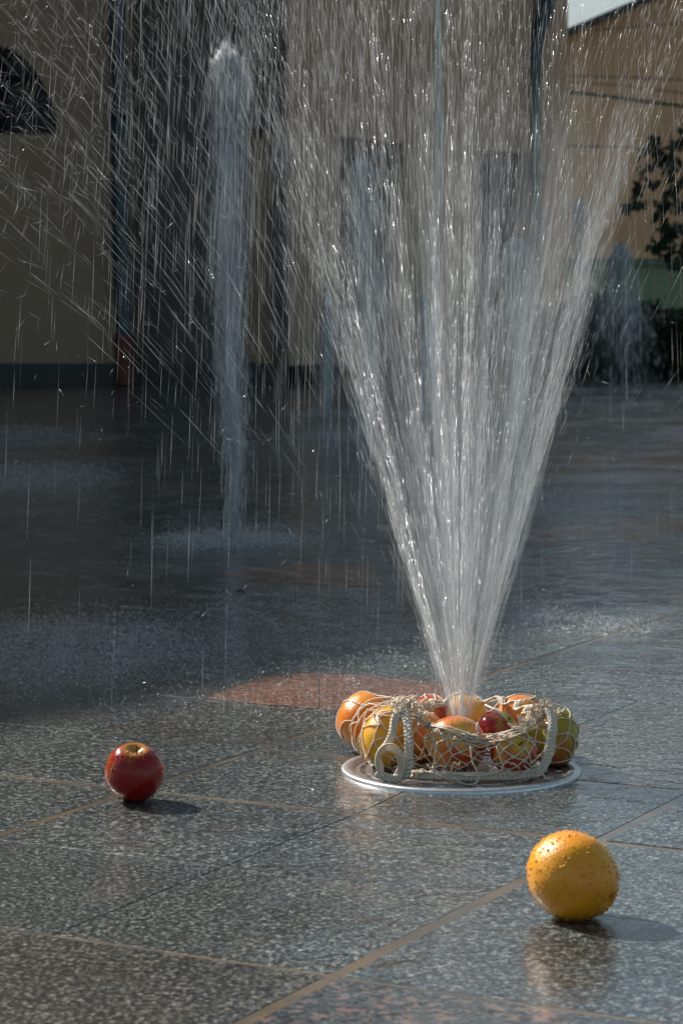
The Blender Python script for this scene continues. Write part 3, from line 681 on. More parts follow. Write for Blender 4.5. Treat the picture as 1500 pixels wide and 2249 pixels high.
# ================================================================ FRUIT
def fruit_mat(kind, name):
    m, nt, out = new_mat(name)
    tc = nt.nodes.new('ShaderNodeTexCoord'); ob = tc.outputs['Object']
    sep = nt.nodes.new('ShaderNodeSeparateXYZ'); nt.links.new(ob, sep.inputs[0])
    fine = nt.nodes.new('ShaderNodeTexVoronoi'); fine.inputs['Scale'].default_value = 620; nt.links.new(ob, fine.inputs['Vector'])
    big = noise_n(nt, ob, 26, 3, 0.6)
    if kind in ('orange', 'lemon', 'bigorange'):
        c1, c2 = {'orange': ((0.92, 0.23, 0.006), (0.98, 0.33, 0.016)), 'lemon': ((0.92, 0.38, 0.008), (0.97, 0.49, 0.025)), 'bigorange': ((0.94, 0.33, 0.005), (0.98, 0.43, 0.012))}[kind]
        col = mixc(nt, ramp(nt, big.outputs[0], [(0.35, 0.0), (0.65, 1.0)]).outputs[0], c1, c2)
        if kind == 'lemon':
            gq = noise_n(nt, ob, 14, 2, .5)
            col = mixc(nt, ramp(nt, gq.outputs[0], [(0.58, 0.0), (0.7, 0.6)]).outputs[0], col, (0.40, 0.38, 0.02))
        nb_ = bump(nt, fine.outputs[0], 0.6, 0.0006, bump(nt, noise_n(nt, ob, 90, 3, .6).outputs[0], 0.35, 0.0018))
        pbsdf(nt, out, Base_Color=col, Roughness=0.33, Subsurface_Weight=0.45, Subsurface_Radius=(0.012, 0.005, 0.0015), Subsurface_Scale=0.8, Normal=nb_, Coat_Weight=0.7, Coat_Roughness=0.12, Coat_IOR=1.33)
    else:
        base, red, am, top = {'red': ((0.55, 0.26, 0.05), (0.30, 0.006, 0.005), (0.28, 0.46), 0.75),
                              'peach': ((0.90, 0.46, 0.10), (0.60, 0.06, 0.02), (0.45, 0.62), 0.35),
                              'mixed': ((0.50, 0.42, 0.05), (0.33, 0.01, 0.02), (0.34, 0.46), 0.4),
                              'coral': ((0.85, 0.48, 0.12), (0.75, 0.13, 0.04), (0.34, 0.60), 0.3),
                              'green': ((0.42, 0.36, 0.03), (0.55, 0.12, 0.02), (0.46, 0.62), 0.2),
                              'yellowred': ((0.80, 0.46, 0.04), (0.50, 0.03, 0.01), (0.36, 0.52), 0.3)}[kind]
        # streaks running stem to calyx
        at = nt.nodes.new('ShaderNodeMath'); at.operation = 'ARCTAN2'; nt.links.new(sep.outputs[0], at.inputs[0]); nt.links.new(sep.outputs[1], at.inputs[1])
        cmb = nt.nodes.new('ShaderNodeCombineXYZ'); nt.links.new(math_n(nt, 'MULTIPLY', at.outputs[0], 9.0), cmb.inputs[0]); nt.links.new(math_n(nt, 'MULTIPLY', sep.outputs[2], 22.0), cmb.inputs[1])
        st = noise_n(nt, cmb.outputs[0], 1.6, 4, 0.7)
        patch = noise_n(nt, ob, 19, 2, 0.5)
        sm = math_n(nt, 'ADD', math_n(nt, 'MULTIPLY', st.outputs[0], 0.4), math_n(nt, 'MULTIPLY', patch.outputs[0], 0.6))
        fac = ramp(nt, sm, [(am[0], 0.0), (am[1], 1.0)]).outputs[0]
        # bare yellow skin round the stem hollow
        rad = nt.nodes.new('ShaderNodeVectorMath'); rad.operation = 'LENGTH'
        flat = nt.nodes.new('ShaderNodeCombineXYZ'); nt.links.new(sep.outputs[0], flat.inputs[0]); nt.links.new(sep.outputs[1], flat.inputs[1]); nt.links.new(flat.outputs[0], rad.inputs[0])
        rr_ = ramp(nt, math_n(nt, 'ADD', math_n(nt, 'MULTIPLY', rad.outputs['Value'], 40.0), math_n(nt, 'MULTIPLY', st.outputs[0], 0.25)), [(0.55, 0.0), (0.95, 1.0)]).outputs[0]
        up_ = ramp(nt, math_n(nt, 'MULTIPLY', sep.outputs[2], 30.0), [(0.2, 0.0), (0.6, 1.0)]).outputs[0]
        keep = math_n(nt, 'SUBTRACT', 1.0, math_n(nt, 'MULTIPLY', up_, math_n(nt, 'SUBTRACT', 1.0, rr_)))
        fac = math_n(nt, 'MULTIPLY', fac, keep, True)
        col = mixc(nt, fac, base, red)
        sp_ = nt.nodes.new('ShaderNodeTexVoronoi'); sp_.inputs['Scale'].default_value = 210; nt.links.new(ob, sp_.inputs['Vector'])
        col = mixc(nt, ramp(nt, sp_.outputs[0], [(0.06, 0.5), (0.12, 0.0)]).outputs[0], col, (0.7, 0.5, 0.25))
        pbsdf(nt, out, Base_Color=col, Roughness=0.25, Subsurface_Weight=0.12, Subsurface_Radius=(0.008, 0.003, 0.001), Subsurface_Scale=0.7, Specular_IOR_Level=0.25, Coat_Weight=0.8, Coat_Roughness=0.1, Coat_IOR=1.33, Normal=bump(nt, big.outputs[0], 0.2, 0.002))
    return m
m, nt, out = new_mat('clear water drop'); M['drop'] = m
gl = nt.nodes.new('ShaderNodeBsdfGlossy'); gl.inputs['Roughness'].default_value = 0.04
t_ = nt.nodes.new('ShaderNodeBsdfTransparent'); t_.inputs[0].default_value = (0.97, 0.97, 0.98, 1)
lw = nt.nodes.new('ShaderNodeFresnel'); lw.inputs[0].default_value = 1.45
mx = nt.nodes.new('ShaderNodeMixShader'); nt.links.new(math_n(nt, 'MINIMUM', lw.outputs[0], 0.35), mx.inputs[0]); nt.links.new(t_.outputs[0], mx.inputs[1]); nt.links.new(gl.outputs[0], mx.inputs[2])
nt.links.new(mx.outputs[0], out.inputs[0])
M['stem'] = simple('dark apple stem', (0.06, 0.045, 0.02), 0.7)
M['calyx'] = simple('dried dark calyx', (0.035, 0.03, 0.015), 0.8)
hull_pts = []; fruit_bvh_v = []; fruit_bvh_f = []
def fruit(kind, shape, label, loc, rad, axis=(0, 0, 1), drops=90, name=None, cat=None, group=None, inbag=True, spin=0.0, squash=1.0, seed=1):
    if inbag: rad *= 1.05
    name = name or ('orange' if kind in ('orange', 'bigorange') else 'lemon' if kind == 'lemon' else 'pear' if shape == 'pear' else 'apple')
    root = thing(name, label, cat or name, loc, group)
    rot = Vector(axis).normalized().to_track_quat('Z', 'Y')
    seg, rings = 56, 40; v = []; f = []
    for i in range(rings + 1):
        ph = math.pi * i / rings
        for j in range(seg):
            th = 2 * math.pi * j / seg
            if shape == 'apple':
                r = 1.0 - .06 * math.cos(2 * ph); hx = math.sin(ph) * r
                z = math.cos(ph) * .92 * squash
                z -= .30 * math.exp(-(hx / .26) ** 2) * (1 if ph < math.pi / 2 else 0)
                z += .18 * math.exp(-(hx / .24) ** 2) * (1 if ph > math.pi / 2 else 0)
                hx *= 1 - .10 * (1 - math.cos(ph)) / 2 * 1.2
                lob = 1 + .025 * math.cos(5 * th + seed) * (1 - math.cos(ph)) / 2 + .02 * math.cos(2 * th + seed * 2)
            elif shape == 'orange':
                hx = math.sin(ph); z = math.cos(ph) * squash; z -= .16 * math.exp(-(hx / .15) ** 2) * (1 if ph < math.pi / 2 else 0); lob = 1 + .012 * math.cos(3 * th + seed)
            elif shape == 'lemon':
                hx = math.sin(ph) * .9; z = math.cos(ph) * 1.08 + .10 * math.cos(ph) ** 9; lob = 1 + .02 * math.cos(3 * th + seed)
            else:
                hx = math.sin(ph) * (1 - .16 * math.cos(ph)) * .82; z = math.cos(ph) * 1.15; lob = 1 + .02 * math.cos(2 * th)
            p = Vector((hx * math.cos(th) * lob, hx * math.sin(th) * lob, z))
            nz = .028 * noise.noise(p * 1.7 + Vector((seed * 3.1, 0, 0))) + (.007 * noise.noise(p * 9 + Vector((seed, 0, 0))) if shape in ('orange', 'lemon') else 0)
            v.append(p * (1 + nz) * rad)
    for i in range(rings):
        for j in range(seg):
            a = i * seg + j; b = i * seg + (j + 1) % seg; f.append((a, a + seg, b + seg, b))
    me = bpy.data.meshes.new('skin'); me.from_pydata([tuple(p) for p in v], [], f); smooth(me)
    body = link('skin', me, root, fruit_mat(kind, name + ' skin')); body.rotation_mode = 'QUATERNION'; body.rotation_quaternion = rot
    W = [Vector(loc) + rot @ p for p in v]
    if inbag:
        b0 = len(fruit_bvh_v); fruit_bvh_v.extend(W); fruit_bvh_f.extend([tuple(x + b0 for x in q) for q in f]); hull_pts.extend(W[::3])
    if shape == 'apple':
        t = Tubes(); z_ = (.92 * squash - .30) * rad
        t.add([Vector((0, 0, z_ * .92)), Vector((rad * .03, 0, z_ + rad * .12)), Vector((rad * .07, rad * .02, z_ + rad * .26))], [rad * .03, rad * .026, rad * .04], 6)
        o = link('stem', t.mesh('stem'), root, M['stem']); o.rotation_mode = 'QUATERNION'; o.rotation_quaternion = rot
    elif shape in ('orange', 'lemon'):
        bm = bmesh.new(); bmesh.ops.create_icosphere(bm, subdivisions=2, radius=rad * .10)
        for q in bm.verts: q.co.z *= .45; q.co *= 1 + .25 * noise.noise(q.co * 900)
        bmesh.ops.translate(bm, verts=bm.verts, vec=(0, 0, rad * (squash - .155 if shape == 'orange' else 1.17)))
        o = link('calyx', bm_mesh('calyx', bm), root, M['calyx']); o.rotation_mode = 'QUATERNION'; o.rotation_quaternion = rot
    # water drops on the skin
    bm = bmesh.new(); rr = random.Random(seed * 77)
    for k in range(drops):
        i = rr.randrange(2, rings - 1); j = rr.randrange(seg); p = v[i * seg + j].lerp(v[(i + 1) * seg + (j + 1) % seg], rr.random()); wp = rot @ p
        if wp.z < -rad * .9: continue
        s = rad * (rr.choice((.010, .014, .018, .024, .034)) if inbag else rr.choice((.008, .011, .014, .018, .024)) * (1.5 if kind == 'red' else 1.15)) * rr.uniform(.8, 1.3)
        nn = p.normalized(); q = nn.to_track_quat('Z', 'Y').to_matrix().to_4x4()
        bmesh.ops.create_icosphere(bm, subdivisions=2 if s > rad * .017 else 1, radius=s, matrix=Matrix.Translation(p + nn * s * .25) @ q @ Matrix.Diagonal((1, 1, .7, 1)))
    me = bm_mesh('water_drops', bm); smooth(me)
    o = link('water_drops', me, root, M['drop'] if inbag else body.data.materials[0]); o['kind'] = 'stuff'; o.rotation_mode = 'QUATERNION'; o.rotation_quaternion = rot
    return root
def FR(px, Y, z): return Vector(((px - CX) / FPX * Y * 1.0, Y, z)) if False else Vector((R(px, 613 + (H - z) / Y * FPX, Y).x, Y, z))
fg = 'fruit in the net bag'
gz = .005
fruit('orange', 'orange', 'large orange wrapped in net at the far left of the grate', FR(803, 3.535, .0375 + gz), .0385, (.3, .5, .6), 130, group=fg, seed=1)
fruit('lemon', 'lemon', 'yellow citrus fruit in net beside the coiled cord, in front of the left orange', FR(853, 3.405, .0385 + gz), .0385, (-.45, -.5, -.9), 120, group=fg, seed=2)
fruit('orange', 'orange', 'orange half hidden behind the hanging braided cord', FR(925, 3.425, .034 + gz), .034, (.3, .5, .6), 60, group=fg, seed=3)
fruit('yellowred', 'apple', 'yellow and red apple left of the yellow fruit behind the water jet', FR(945, 3.515, .05), .0325, (.2, .6, .7), 60, group=fg, seed=4)
fruit('lemon', 'orange', 'round yellow fruit right behind the foot of the water jet', FR(1015, 3.515, .044), .037, (.3, .9, .3), 60, group=fg, seed=5)
fruit('peach', 'apple', 'peach-coloured apple in front of the foot of the water jet, red below', FR(1002, 3.352, .0385 + gz), .0385, (.1, .8, .6), 90, group=fg, seed=6)
fruit('mixed', 'apple', 'dark red and green apple right of the water jet with its hollow facing right', FR(1092, 3.425, .046), .0305, (.62, -.15, .75), 90, group=fg, seed=7)
fruit('coral', 'apple', 'big coral red apple at the back right of the bag, uncovered', FR(1143, 3.525, .0455), .0345, (.1, .8, .3), 140, group=fg, seed=8)
fruit('yellowred', 'apple', 'small yellow and red apple under the net at front right', FR(1125, 3.335, .03 + gz), .0295, (.3, -.5, .5), 50, group=fg, seed=9)
fruit('green', 'pear', 'green fruit in net at the far right end of the bag', FR(1222, 3.425, .034 + gz), .0335, (.3, .2, .9), 80, group=fg, seed=10)
fruit('green', 'apple', 'green apple inside the bag left of the far right green fruit', FR(1168, 3.43, .028 + gz), .029, (.3, .2, .9), 50, group=fg, seed=11)
fruit('red', 'apple', 'loose dark red apple standing on the granite at the crossing of two joints', G(297, 1761, 0) + Vector((0, 0, .0372)), .038, (.06, -.36, .95), 210, group=None, inbag=False, seed=13, squash=1.16)
fruit('bigorange', 'orange', 'loose wet orange-yellow citrus fruit lying on the granite in the foreground', G(1256, 2014, 0) + Vector((0, 0, .0432)), .0455, (.74, -.52, -.42), 900, name='orange', cat='orange', inbag=False, seed=14, squash=1.09)

# ================================================================ NET BAG
bag = thing('net_bag', 'cream cotton net bag with braided handle, full of fruit on the drain grate', 'bag', GC)
bmh = bmesh.new()
for p in hull_pts: bmh.verts.new(p)
bmesh.ops.convex_hull(bmh, input=bmh.verts[:]); hull = BVHTree.FromBMesh(bmh); bmh.free()
fb = BVHTree.FromPolygons([tuple(p) for p in fruit_bvh_v], fruit_bvh_f)
BC = Vector((FR(1012, 3.43, 0).x, 3.43, .004))
OC = Vector((FR(1050, 3.43, 0).x, 3.43, 0)); OA, OB = .073, .092          # plan ellipse of the bag's open mouth
def net_point(phi, s, off=.0016):
    # mouth edge in this direction
    d = Vector((math.cos(phi), math.sin(phi), 0))
    # distance from BC to mouth ellipse
    lo, hi = 0.0, .3
    for _ in range(18):
        m_ = (lo + hi) / 2; q = BC + d * m_ - OC
        if (q.x / OA) ** 2 + (q.y / OB) ** 2 < 1: lo = m_
        else: hi = m_
    rm = lo
    frontness = max(0.0, -math.sin(phi))
    zt = .078 - .030 * frontness ** 1.5
    th0 = math.atan2(zt, max(rm, .02)); th = th0 * (1 - s) + .02 * s
    dd = (d * math.cos(th) + Vector((0, 0, 1)) * math.sin(th)).normalized()
    o = BC + dd * .6
    h = hull.ray_cast(o, -dd); 
    if h[0] is None: return BC + dd * .1
    fh = fb.ray_cast(o, -dd)
    ph = h[0]
    if fh[0] is not None and (fh[0] - ph).length < .022: p = fh[0] + dd * off
    else: p = ph - dd * (.010 + .006 * math.sin(phi * 17))
    p = p + dd * .0008 * noise.noise(p * 60)
    p.z = max(p.z, .007)
    return p
t = Tubes(); knots = bmesh.new()
NC, NR = 34, 7
def node(i, j):
    ph = 2 * math.pi * (i + (.5 if j % 2 else 0)) / NC - math.pi
    jx = .8 * noise.noise(Vector((i % NC * 3.3, j * 2.7, 1))) * 2 * math.pi / NC
    s = (j + .9 * noise.noise(Vector((i % NC * 1.9, j * 4.1, 7)))) / NR
    return ph + jx, max(0, min(1.0, s))
for j in range(NR):
    for i in range(NC):
        a = node(i, j)
        nxt = [node(i, j + 1), node(i - 1, j + 1)] if j % 2 == 0 else [node(i, j + 1), node(i + 1, j + 1)]
        for b in nxt:
            pts = []
            for k in range(9):
                u = k / 8; sg = math.sin(u * math.pi) * .10
                wv = .010 * noise.noise(Vector((i * 2.1 + u * 2, j * 3.3, 2))) * (1 if -2.8 < a[0] < 0 else .4)
                pts.append(net_point(a[0] * (1 - u) + b[0] * u + wv, a[1] * (1 - u) + b[1] * u))
            t.add(pts, .0010, 5, cap=False)
        if j > 0:
            kp = net_point(*a)
            bmesh.ops.create_icosphere(knots, subdivisions=1, radius=.0021, matrix=Matrix.Translation(kp) @ Matrix.Diagonal((1, 1, 1.4, 1)))
        
o = child('netting', t.mesh('netting'), bag, M['cord'])
me = bm_mesh('knots', knots); smooth(me); kk = child('knots', me, bag, M['cord']); kk['kind'] = 'stuff'
# gathered cords round the mouth
t = Tubes()
rr = random.Random(5)
for q in range(7):
    pts = []
    for k in range(90):
        ph = -math.pi + 2 * math.pi * k / 90
        s = .02 + .035 * q * (.6 + .4 * math.sin(ph * 3 + q)) * (1.0 if ph < 0.1 else .3) + .05 * noise.noise(Vector((k * .22, q * 5.0, 3)))
        p = net_point(ph, max(0, min(.4, s)), .002 + .0012 * (q % 3))
        p += Vector((rr.gauss(0, .0007), rr.gauss(0, .0007), rr.gauss(0, .0007)))
        pts.append(p)
    t.add(catmull(pts, 2, True), .00115, 5, cap=False)
for q in range(42):      # knotted ends and kinked bits along the front rim
    ph = rr.uniform(-math.pi * .97, -.03); s = rr.uniform(0, .16)
    p = net_point(ph, s, .003); pts = [p]
    for k in range(4): pts.append(pts[-1] + Vector((rr.gauss(0, .005), rr.gauss(-.001, .003), rr.gauss(0, .004))))
    t.add(catmull(pts, 4), .0011, 5)
child('rim_cords', t.mesh('rim_cords'), bag, M['cord'])
# braided ropes
def braid(tubes, path, w, turns_per_m=70, strand=.0026):
    P = catmull(path, 14); L = 0; acc = [0]
    for i in range(1, len(P)): L += (P[i] - P[i - 1]).length; acc.append(L)
    n = max(12, int(L * turns_per_m * 9)); 
    frames = []; up = None
    def at(d):
        for i in range(1, len(P)):
            if acc[i] >= d: 
                u = (d - acc[i - 1]) / max(1e-9, acc[i] - acc[i - 1]); return P[i - 1].lerp(P[i], u)
        return P[-1]
    for k in range(n + 1):
        d = L * k / n; c = at(d); tg = (at(min(L, d + .002)) - at(max(0, d - .002))).normalized()
        if up is None: up = tg.cross(Vector((0, -1, .2))).normalized()
        up = (up - tg * up.dot(tg)).normalized(); frames.append((c, up.copy(), tg.cross(up), d))
    for s in range(3):
        pts = []
        for c, u_, v_, d in frames:
            a = 2 * math.pi * (d * turns_per_m + s / 3)
            pts.append(c + u_ * math.sin(a) * w + v_ * math.sin(2 * a) * w * .55)
        for g_ in range(2):
            tubes.add([p + Vector((.0007 * math.sin(i * .9 + g_ * 3.14), .0007 * math.cos(i * .9 + g_ * 3.14), 0)) for i, p in enumerate(pts)], strand * .8, 6)
t = Tubes()
YF = 3.29
def B(px, py, Y): return R(px, py, Y)
# handle: left knot -> down -> along the front of the grate -> up to the right knot
braid(t, [B(880, 1552, 3.36), B(893, 1580, 3.335), B(897, 1620, 3.315), B(897, 1660, 3.305), B(893, 1692, 3.30), B(880, 1706, 3.30), B(862, 1712, 3.295), B(842, 1706, 3.30)], .0042, 60, .0031)
braid(t, [B(905, 1702, 3.31), B(960, 1704, 3.30), B(1020, 1706, 3.298), B(1080, 1705, 3.30), B(1140, 1703, 3.31), B(1180, 1696, 3.315), B(1198, 1672, 3.325), B(1206, 1640, 3.335), B(1213, 1600, 3.35), B(1210, 1572, 3.37), B(1203, 1557, 3.39)], .0042, 60, .0031)
child('handle', t.mesh('handle'), bag, M['cord'])
t = Tubes()
braid(t, [B(878, 1552, 3.355), B(866, 1580, 3.335), B(862, 1610, 3.325), B(850, 1635, 3.32), B(838, 1650, 3.31)], .0032)
child('hanging_cord', t.mesh('hanging_cord'), bag, M['cord'])
t = Tubes()
for q in range(7):       # flat coil of parallel threads
    r1, r2 = 22 + q * 1.6, 26 + q * 2.3
    pts = []
    for k in range(26):
        a = math.pi * (1.18 - 1.65 * k / 25)
        pts.append(B(853 + r1 * math.cos(a) + q * .6, 1672 - r2 * math.sin(a) + (k / 25) ** 2 * 12, 3.300 + .0022 * q * (1 if q % 2 else -.4)))
    t.add(pts, .0015, 6)
for q in range(5):
    t.add(catmull([B(828 + q * 2, 1665, 3.30 + q * .002), B(832 + q * 2, 1690, 3.296 + q * .002), B(826 + q * 3, 1703, 3.293), B(845 + q * 3, 1714, 3.292 + q * .002)], 6), .0016, 6)
child('cord_coil', t.mesh('cord_coil'), bag, M['cord'])
t = Tubes()
def tangle(c, rad, n, Y):
    for k in range(n):
        p = Vector(c) + Vector((rr.gauss(0, rad), rr.gauss(0, rad * .6), rr.gauss(0, rad * .8))); pts = [p]
        for z in range(5): pts.append(pts[-1] * .86 + Vector(c) * .14 + Vector((rr.gauss(0, rad * .7), rr.gauss(0, rad * .5), rr.gauss(0, rad * .7))))
        t.add(catmull(pts, 4), .0013, 5)
tangle(B(882, 1553, 3.365), .0065, 22, 0); tangle(B(874, 1570, 3.345), .006, 12, 0); tangle(B(902, 1560, 3.375), .007, 12, 0)
child('tied_end', t.mesh('tied_end'), bag, M['cord']); t = Tubes()
tangle(B(935, 1552, 3.45), .007, 10, 0)
child('tied_end', t.mesh('tied_end'), bag, M['cord']); t = Tubes()
tangle(B(1200, 1560, 3.39), .006, 18, 0); tangle(B(1182, 1566, 3.40), .006, 12, 0); tangle(B(1232, 1572, 3.42), .006, 10, 0)
child('tied_end', t.mesh('tied_end'), bag, M['cord']); t = Tubes()
for k in range(5):
    t.add(catmull([B(895, 1552 + k, 3.38), B(930, 1550 + k * 2, 3.44), B(975, 1545 + k * 1.5, 3.50)], 8), .0012, 5)
child('back_cord', t.mesh('back_cord'), bag, M['cord']); t = Tubes()
t.add(catmull([B(1065, 1548, 3.50), B(1082, 1556, 3.47), B(1100, 1562, 3.46)], 6), .0013, 5)
child('back_cord', t.mesh('tied_end'), bag, M['cord'])
t = Tubes()
def loop(pts, Y, r=.0012): t.add(catmull([B(x, y, Y + (.002 * math.sin(i))) for i, (x, y) in enumerate(pts)], 6), r, 5)
loop([(960, 1630), (955, 1660), (950, 1685), (940, 1702), (925, 1708), (918, 1698), (926, 1690), (938, 1697), (935, 1712), (915, 1712)], 3.305)
loop([(1033, 1640), (1036, 1670), (1045, 1690), (1051, 1708), (1040, 1722), (1020, 1722), (1000, 1712), (985, 1708)], 3.283)
loop([(930, 1695), (960, 1702), (1000, 1718), (1040, 1725), (1050, 1715)], 3.286)
loop([(970, 1690), (1000, 1700), (1045, 1704), (1080, 1700), (1100, 1692)], 3.285)
loop([(1090, 1640), (1098, 1665), (1104, 1685), (1095, 1695), (1080, 1690)], 3.297)
loop([(1150, 1640), (1160, 1660), (1150, 1680), (1165, 1692)], 3.31)
for q in range(10):
    x = rr.uniform(860, 1180); y = rr.uniform(1680, 1705); pts = [(x, y)]
    for k in range(5): pts.append((pts[-1][0] + rr.uniform(-4, 16), max(1672, min(1716, pts[-1][1] + rr.gauss(0, 7)))))
    loop(pts, 3.30, .0011)
child('loose_threads', t.mesh('loose_threads'), bag, M['cord'])

# ================================================================ WATER
def streaks(name, p0, p1, r):
    """thin closed spindles, one per drop"""
    p0 = np.asarray(p0); p1 = np.asarray(p1); n = len(p0); d = p1 - p0; Ln = np.linalg.norm(d, axis=1, keepdims=True) + 1e-9; d = d / Ln
    ref = np.tile(np.array([[0.3, 1.0, 0.2]]), (n, 1)); u = np.cross(d, ref); u /= np.linalg.norm(u, axis=1, keepdims=True) + 1e-9; w = np.cross(d, u)
    r = np.asarray(r).reshape(-1, 1); mid = p0 * .4 + p1 * .6
    v = np.zeros((n, 5, 3)); v[:, 0] = p0; v[:, 4] = p1
    for k in range(3):
        a = 2 * math.pi * k / 3; v[:, 1 + k] = mid + (u * math.cos(a) + w * math.sin(a)) * r
    base = (np.arange(n) * 5).reshape(-1, 1, 1)
    f = np.array([[0, 2, 1], [0, 3, 2], [0, 1, 3], [4, 1, 2], [4, 2, 3], [4, 3, 1]])[None] + base
    me = from_np(name, v.reshape(-1, 3), f.reshape(-1, 3)); smooth(me); return me
g_ = 9.81
def ballistic(n, p0, theta, az, v0, tfrac, expo, spread=0.0):
    """theta from vertical, az in plan; returns segments along each flight"""
    vx = v0 * np.sin(theta) * np.cos(az); vy = v0 * np.sin(theta) * np.sin(az); vz = v0 * np.cos(theta)
    T = 2 * vz / g_; t = T * tfrac
    kd = 1.7; te = (1 - np.exp(-kd * t)) / kd; ke = np.exp(-kd * t)       # air drag on the sideways motion
    pos = np.stack([p0[0] + vx * te, p0[1] + vy * te, p0[2] + vz * t - .5 * g_ * t * t], 1)
    if spread: pos += rng.normal(0, spread, pos.shape) * np.minimum(1, t * 4)[:, None]
    vel = np.stack([vx * ke, vy * ke, vz - g_ * t], 1)
    q = pos + vel * np.asarray(expo).reshape(-1, 1)
    ok = (pos[:, 2] > .004) & (q[:, 2] > .004) & (pos[:, 2] < 1.45)
    return pos, q, ok
def far_enough(p, lim=2.5): return p[:, 1] > lim
jet = thing('water_jet', 'great fan of water bursting up through the fruit and out of the picture, nearest jet', 'water jet', (BC.x, BC.y, 0), 'fountain jets')
NZ = np.array([FR(1010, 3.44, .05).x, 3.44, .035])
# (a) fine core threads, grouped in strands
segs0, segs1, rad_ = [], [], []
plumes = [(math.pi + .1, .285, 3.0), (math.pi - .5, .25, 1.5), (math.pi + .75, .20, 1.6), (-1.3, .045, 3.0), (-.7, .10, 1.2), (.1, .255, 1.8), (-.55, .22, 1.2), (1.2, .15, 1.0), (2.1, .10, 1.0), (-2.0, .14, 1.0)]
pw = np.array([p[2] for p in plumes]); pw /= pw.sum()
ns = 230
for s in range(ns):
    u = rng.random()
    th = abs(rng.normal(0, 1)) * .07 + .01 if u < .35 else rng.uniform(.22, .30)
    if rng.random() < .18: th = rng.uniform(0, .30)
    th = min(th, .31)
    az = rng.uniform(0, 2 * math.pi); w_ = rng.random()
    if w_ < .42: az = math.pi + rng.normal(0, .6)        # heavier on the left edge
    elif w_ < .62: az = rng.normal(0, .6)
    if rng.random() < .72:
        q = plumes[rng.choice(len(plumes), p=pw)]; th = abs(q[1] + rng.normal(0, .016)); az = q[0] + rng.normal(0, .16)
    k = int(rng.uniform(90, 300)); v0 = rng.uniform(4.9, 5.8)
    tf = rng.beta(1.0, 2.2, k) * .55
    burst = rng.random(k) < .5; tf[burst] = np.clip(rng.uniform(0, .42) + rng.normal(0, .03, burst.sum()), 0, .6)
    a, b, ok = ballistic(k, NZ, np.clip(rng.normal(th, .005, k) + rng.exponential(.006, k) * (rng.random(k) < .25) * 4, 0.0, .5), rng.normal(az, .03, k), v0 + rng.normal(0, .08, k), tf, rng.uniform(.002, .011, k), .0015)
    ok &= (a[:, 1] > 3.12) & (rng.random(k) < np.interp(a[:, 2], [.05, .16, .5, .75, 1.1], [.45, 1, 1, .5, .36]))
    segs0.append(a[ok]); segs1.append(b[ok]); rad_.append(np.exp(rng.normal(-8.55, .38, ok.sum())))
# general fan
n = 5000
a, b, ok = ballistic(n, NZ, np.clip(np.abs(rng.normal(.0, .17, n)), 0, .33), rng.uniform(0, 2 * math.pi, n), rng.uniform(4.7, 5.8, n), rng.beta(1.5, 1.5, n) * .6, rng.uniform(.003, .013, n), .004)
ok &= (a[:, 1] > 3.05) & (rng.random(n) < np.interp(a[:, 2], [.05, .16, .5, .75, 1.1], [.4, 1, 1, .7, .6]))
segs0.append(a[ok]); segs1.append(b[ok]); rad_.append(rng.uniform(.0001, .0003, ok.sum()))
me = streaks('rising_threads', np.concatenate(segs0), np.concatenate(segs1), np.concatenate(rad_))
o = child('rising_threads', me, jet, M['strand']); o['kind'] = 'stuff'
# (b) wide flung drops, mostly to the left, still climbing or just over the top
segs0, segs1, rad_ = [], [], []
n = 8000
az = np.where(rng.random(n) < .62, math.pi + rng.normal(0, .5, n), rng.uniform(0, 2 * math.pi, n))
a, b, ok = ballistic(n, NZ, rng.uniform(.30, .70, n) ** 1.0, az, rng.uniform(4.4, 5.8, n), rng.uniform(.12, .75, n), rng.uniform(.010, .032, n), .004)
ok &= far_enough(a, 2.75) & (a[:, 0] > -1.2) & (a[:, 0] < 1.2) & (a[:, 2] > .3) & (rng.random(n) < (np.clip(a[:, 2] - .15, 0, 1.0)) ** 1.5)
segs0.append(a[ok]); segs1.append(b[ok]); rad_.append(rng.uniform(.0001, .0003, ok.sum()))
# (c) rain falling back
n = 12500
az = np.where(rng.random(n) < .68, math.pi + rng.normal(-.15, .8, n), rng.uniform(0, 2 * math.pi, n))
a, b, ok = ballistic(n, NZ, np.abs(rng.normal(.12, .07, n)), az, rng.uniform(4.6, 6.0, n), 1 - rng.beta(1.8, 1.6, n) * .5, rng.uniform(.008, .030, n), .02)
a[:, 0] += rng.normal(0, .12, n) * 0; 
ok &= far_enough(a, 2.9) & (rng.random(n) < np.clip(.03 + (a[:, 2] / .85) ** 2.4, 0, 1))
segs0.append(a[ok]); segs1.append(b[ok]); rad_.append(rng.uniform(.0001, .00028, ok.sum()))
# (d) stray splinters in odd directions
n = 380
c = np.stack([rng.uniform(-.5, .6, n), rng.uniform(3.0, 4.2, n), rng.uniform(.25, 1.05, n)], 1); d = rng.normal(0, 1, (n, 3)); d /= np.linalg.norm(d, axis=1, keepdims=True)
segs0.append(c); segs1.append(c + d * rng.uniform(.006, .022, n)[:, None]); rad_.append(rng.uniform(.0002, .0004, n))
me = streaks('falling_drops', np.concatenate(segs0), np.concatenate(segs1), np.concatenate(rad_))
o = child('falling_drops', me, jet, M['strand']); o['kind'] = 'stuff'

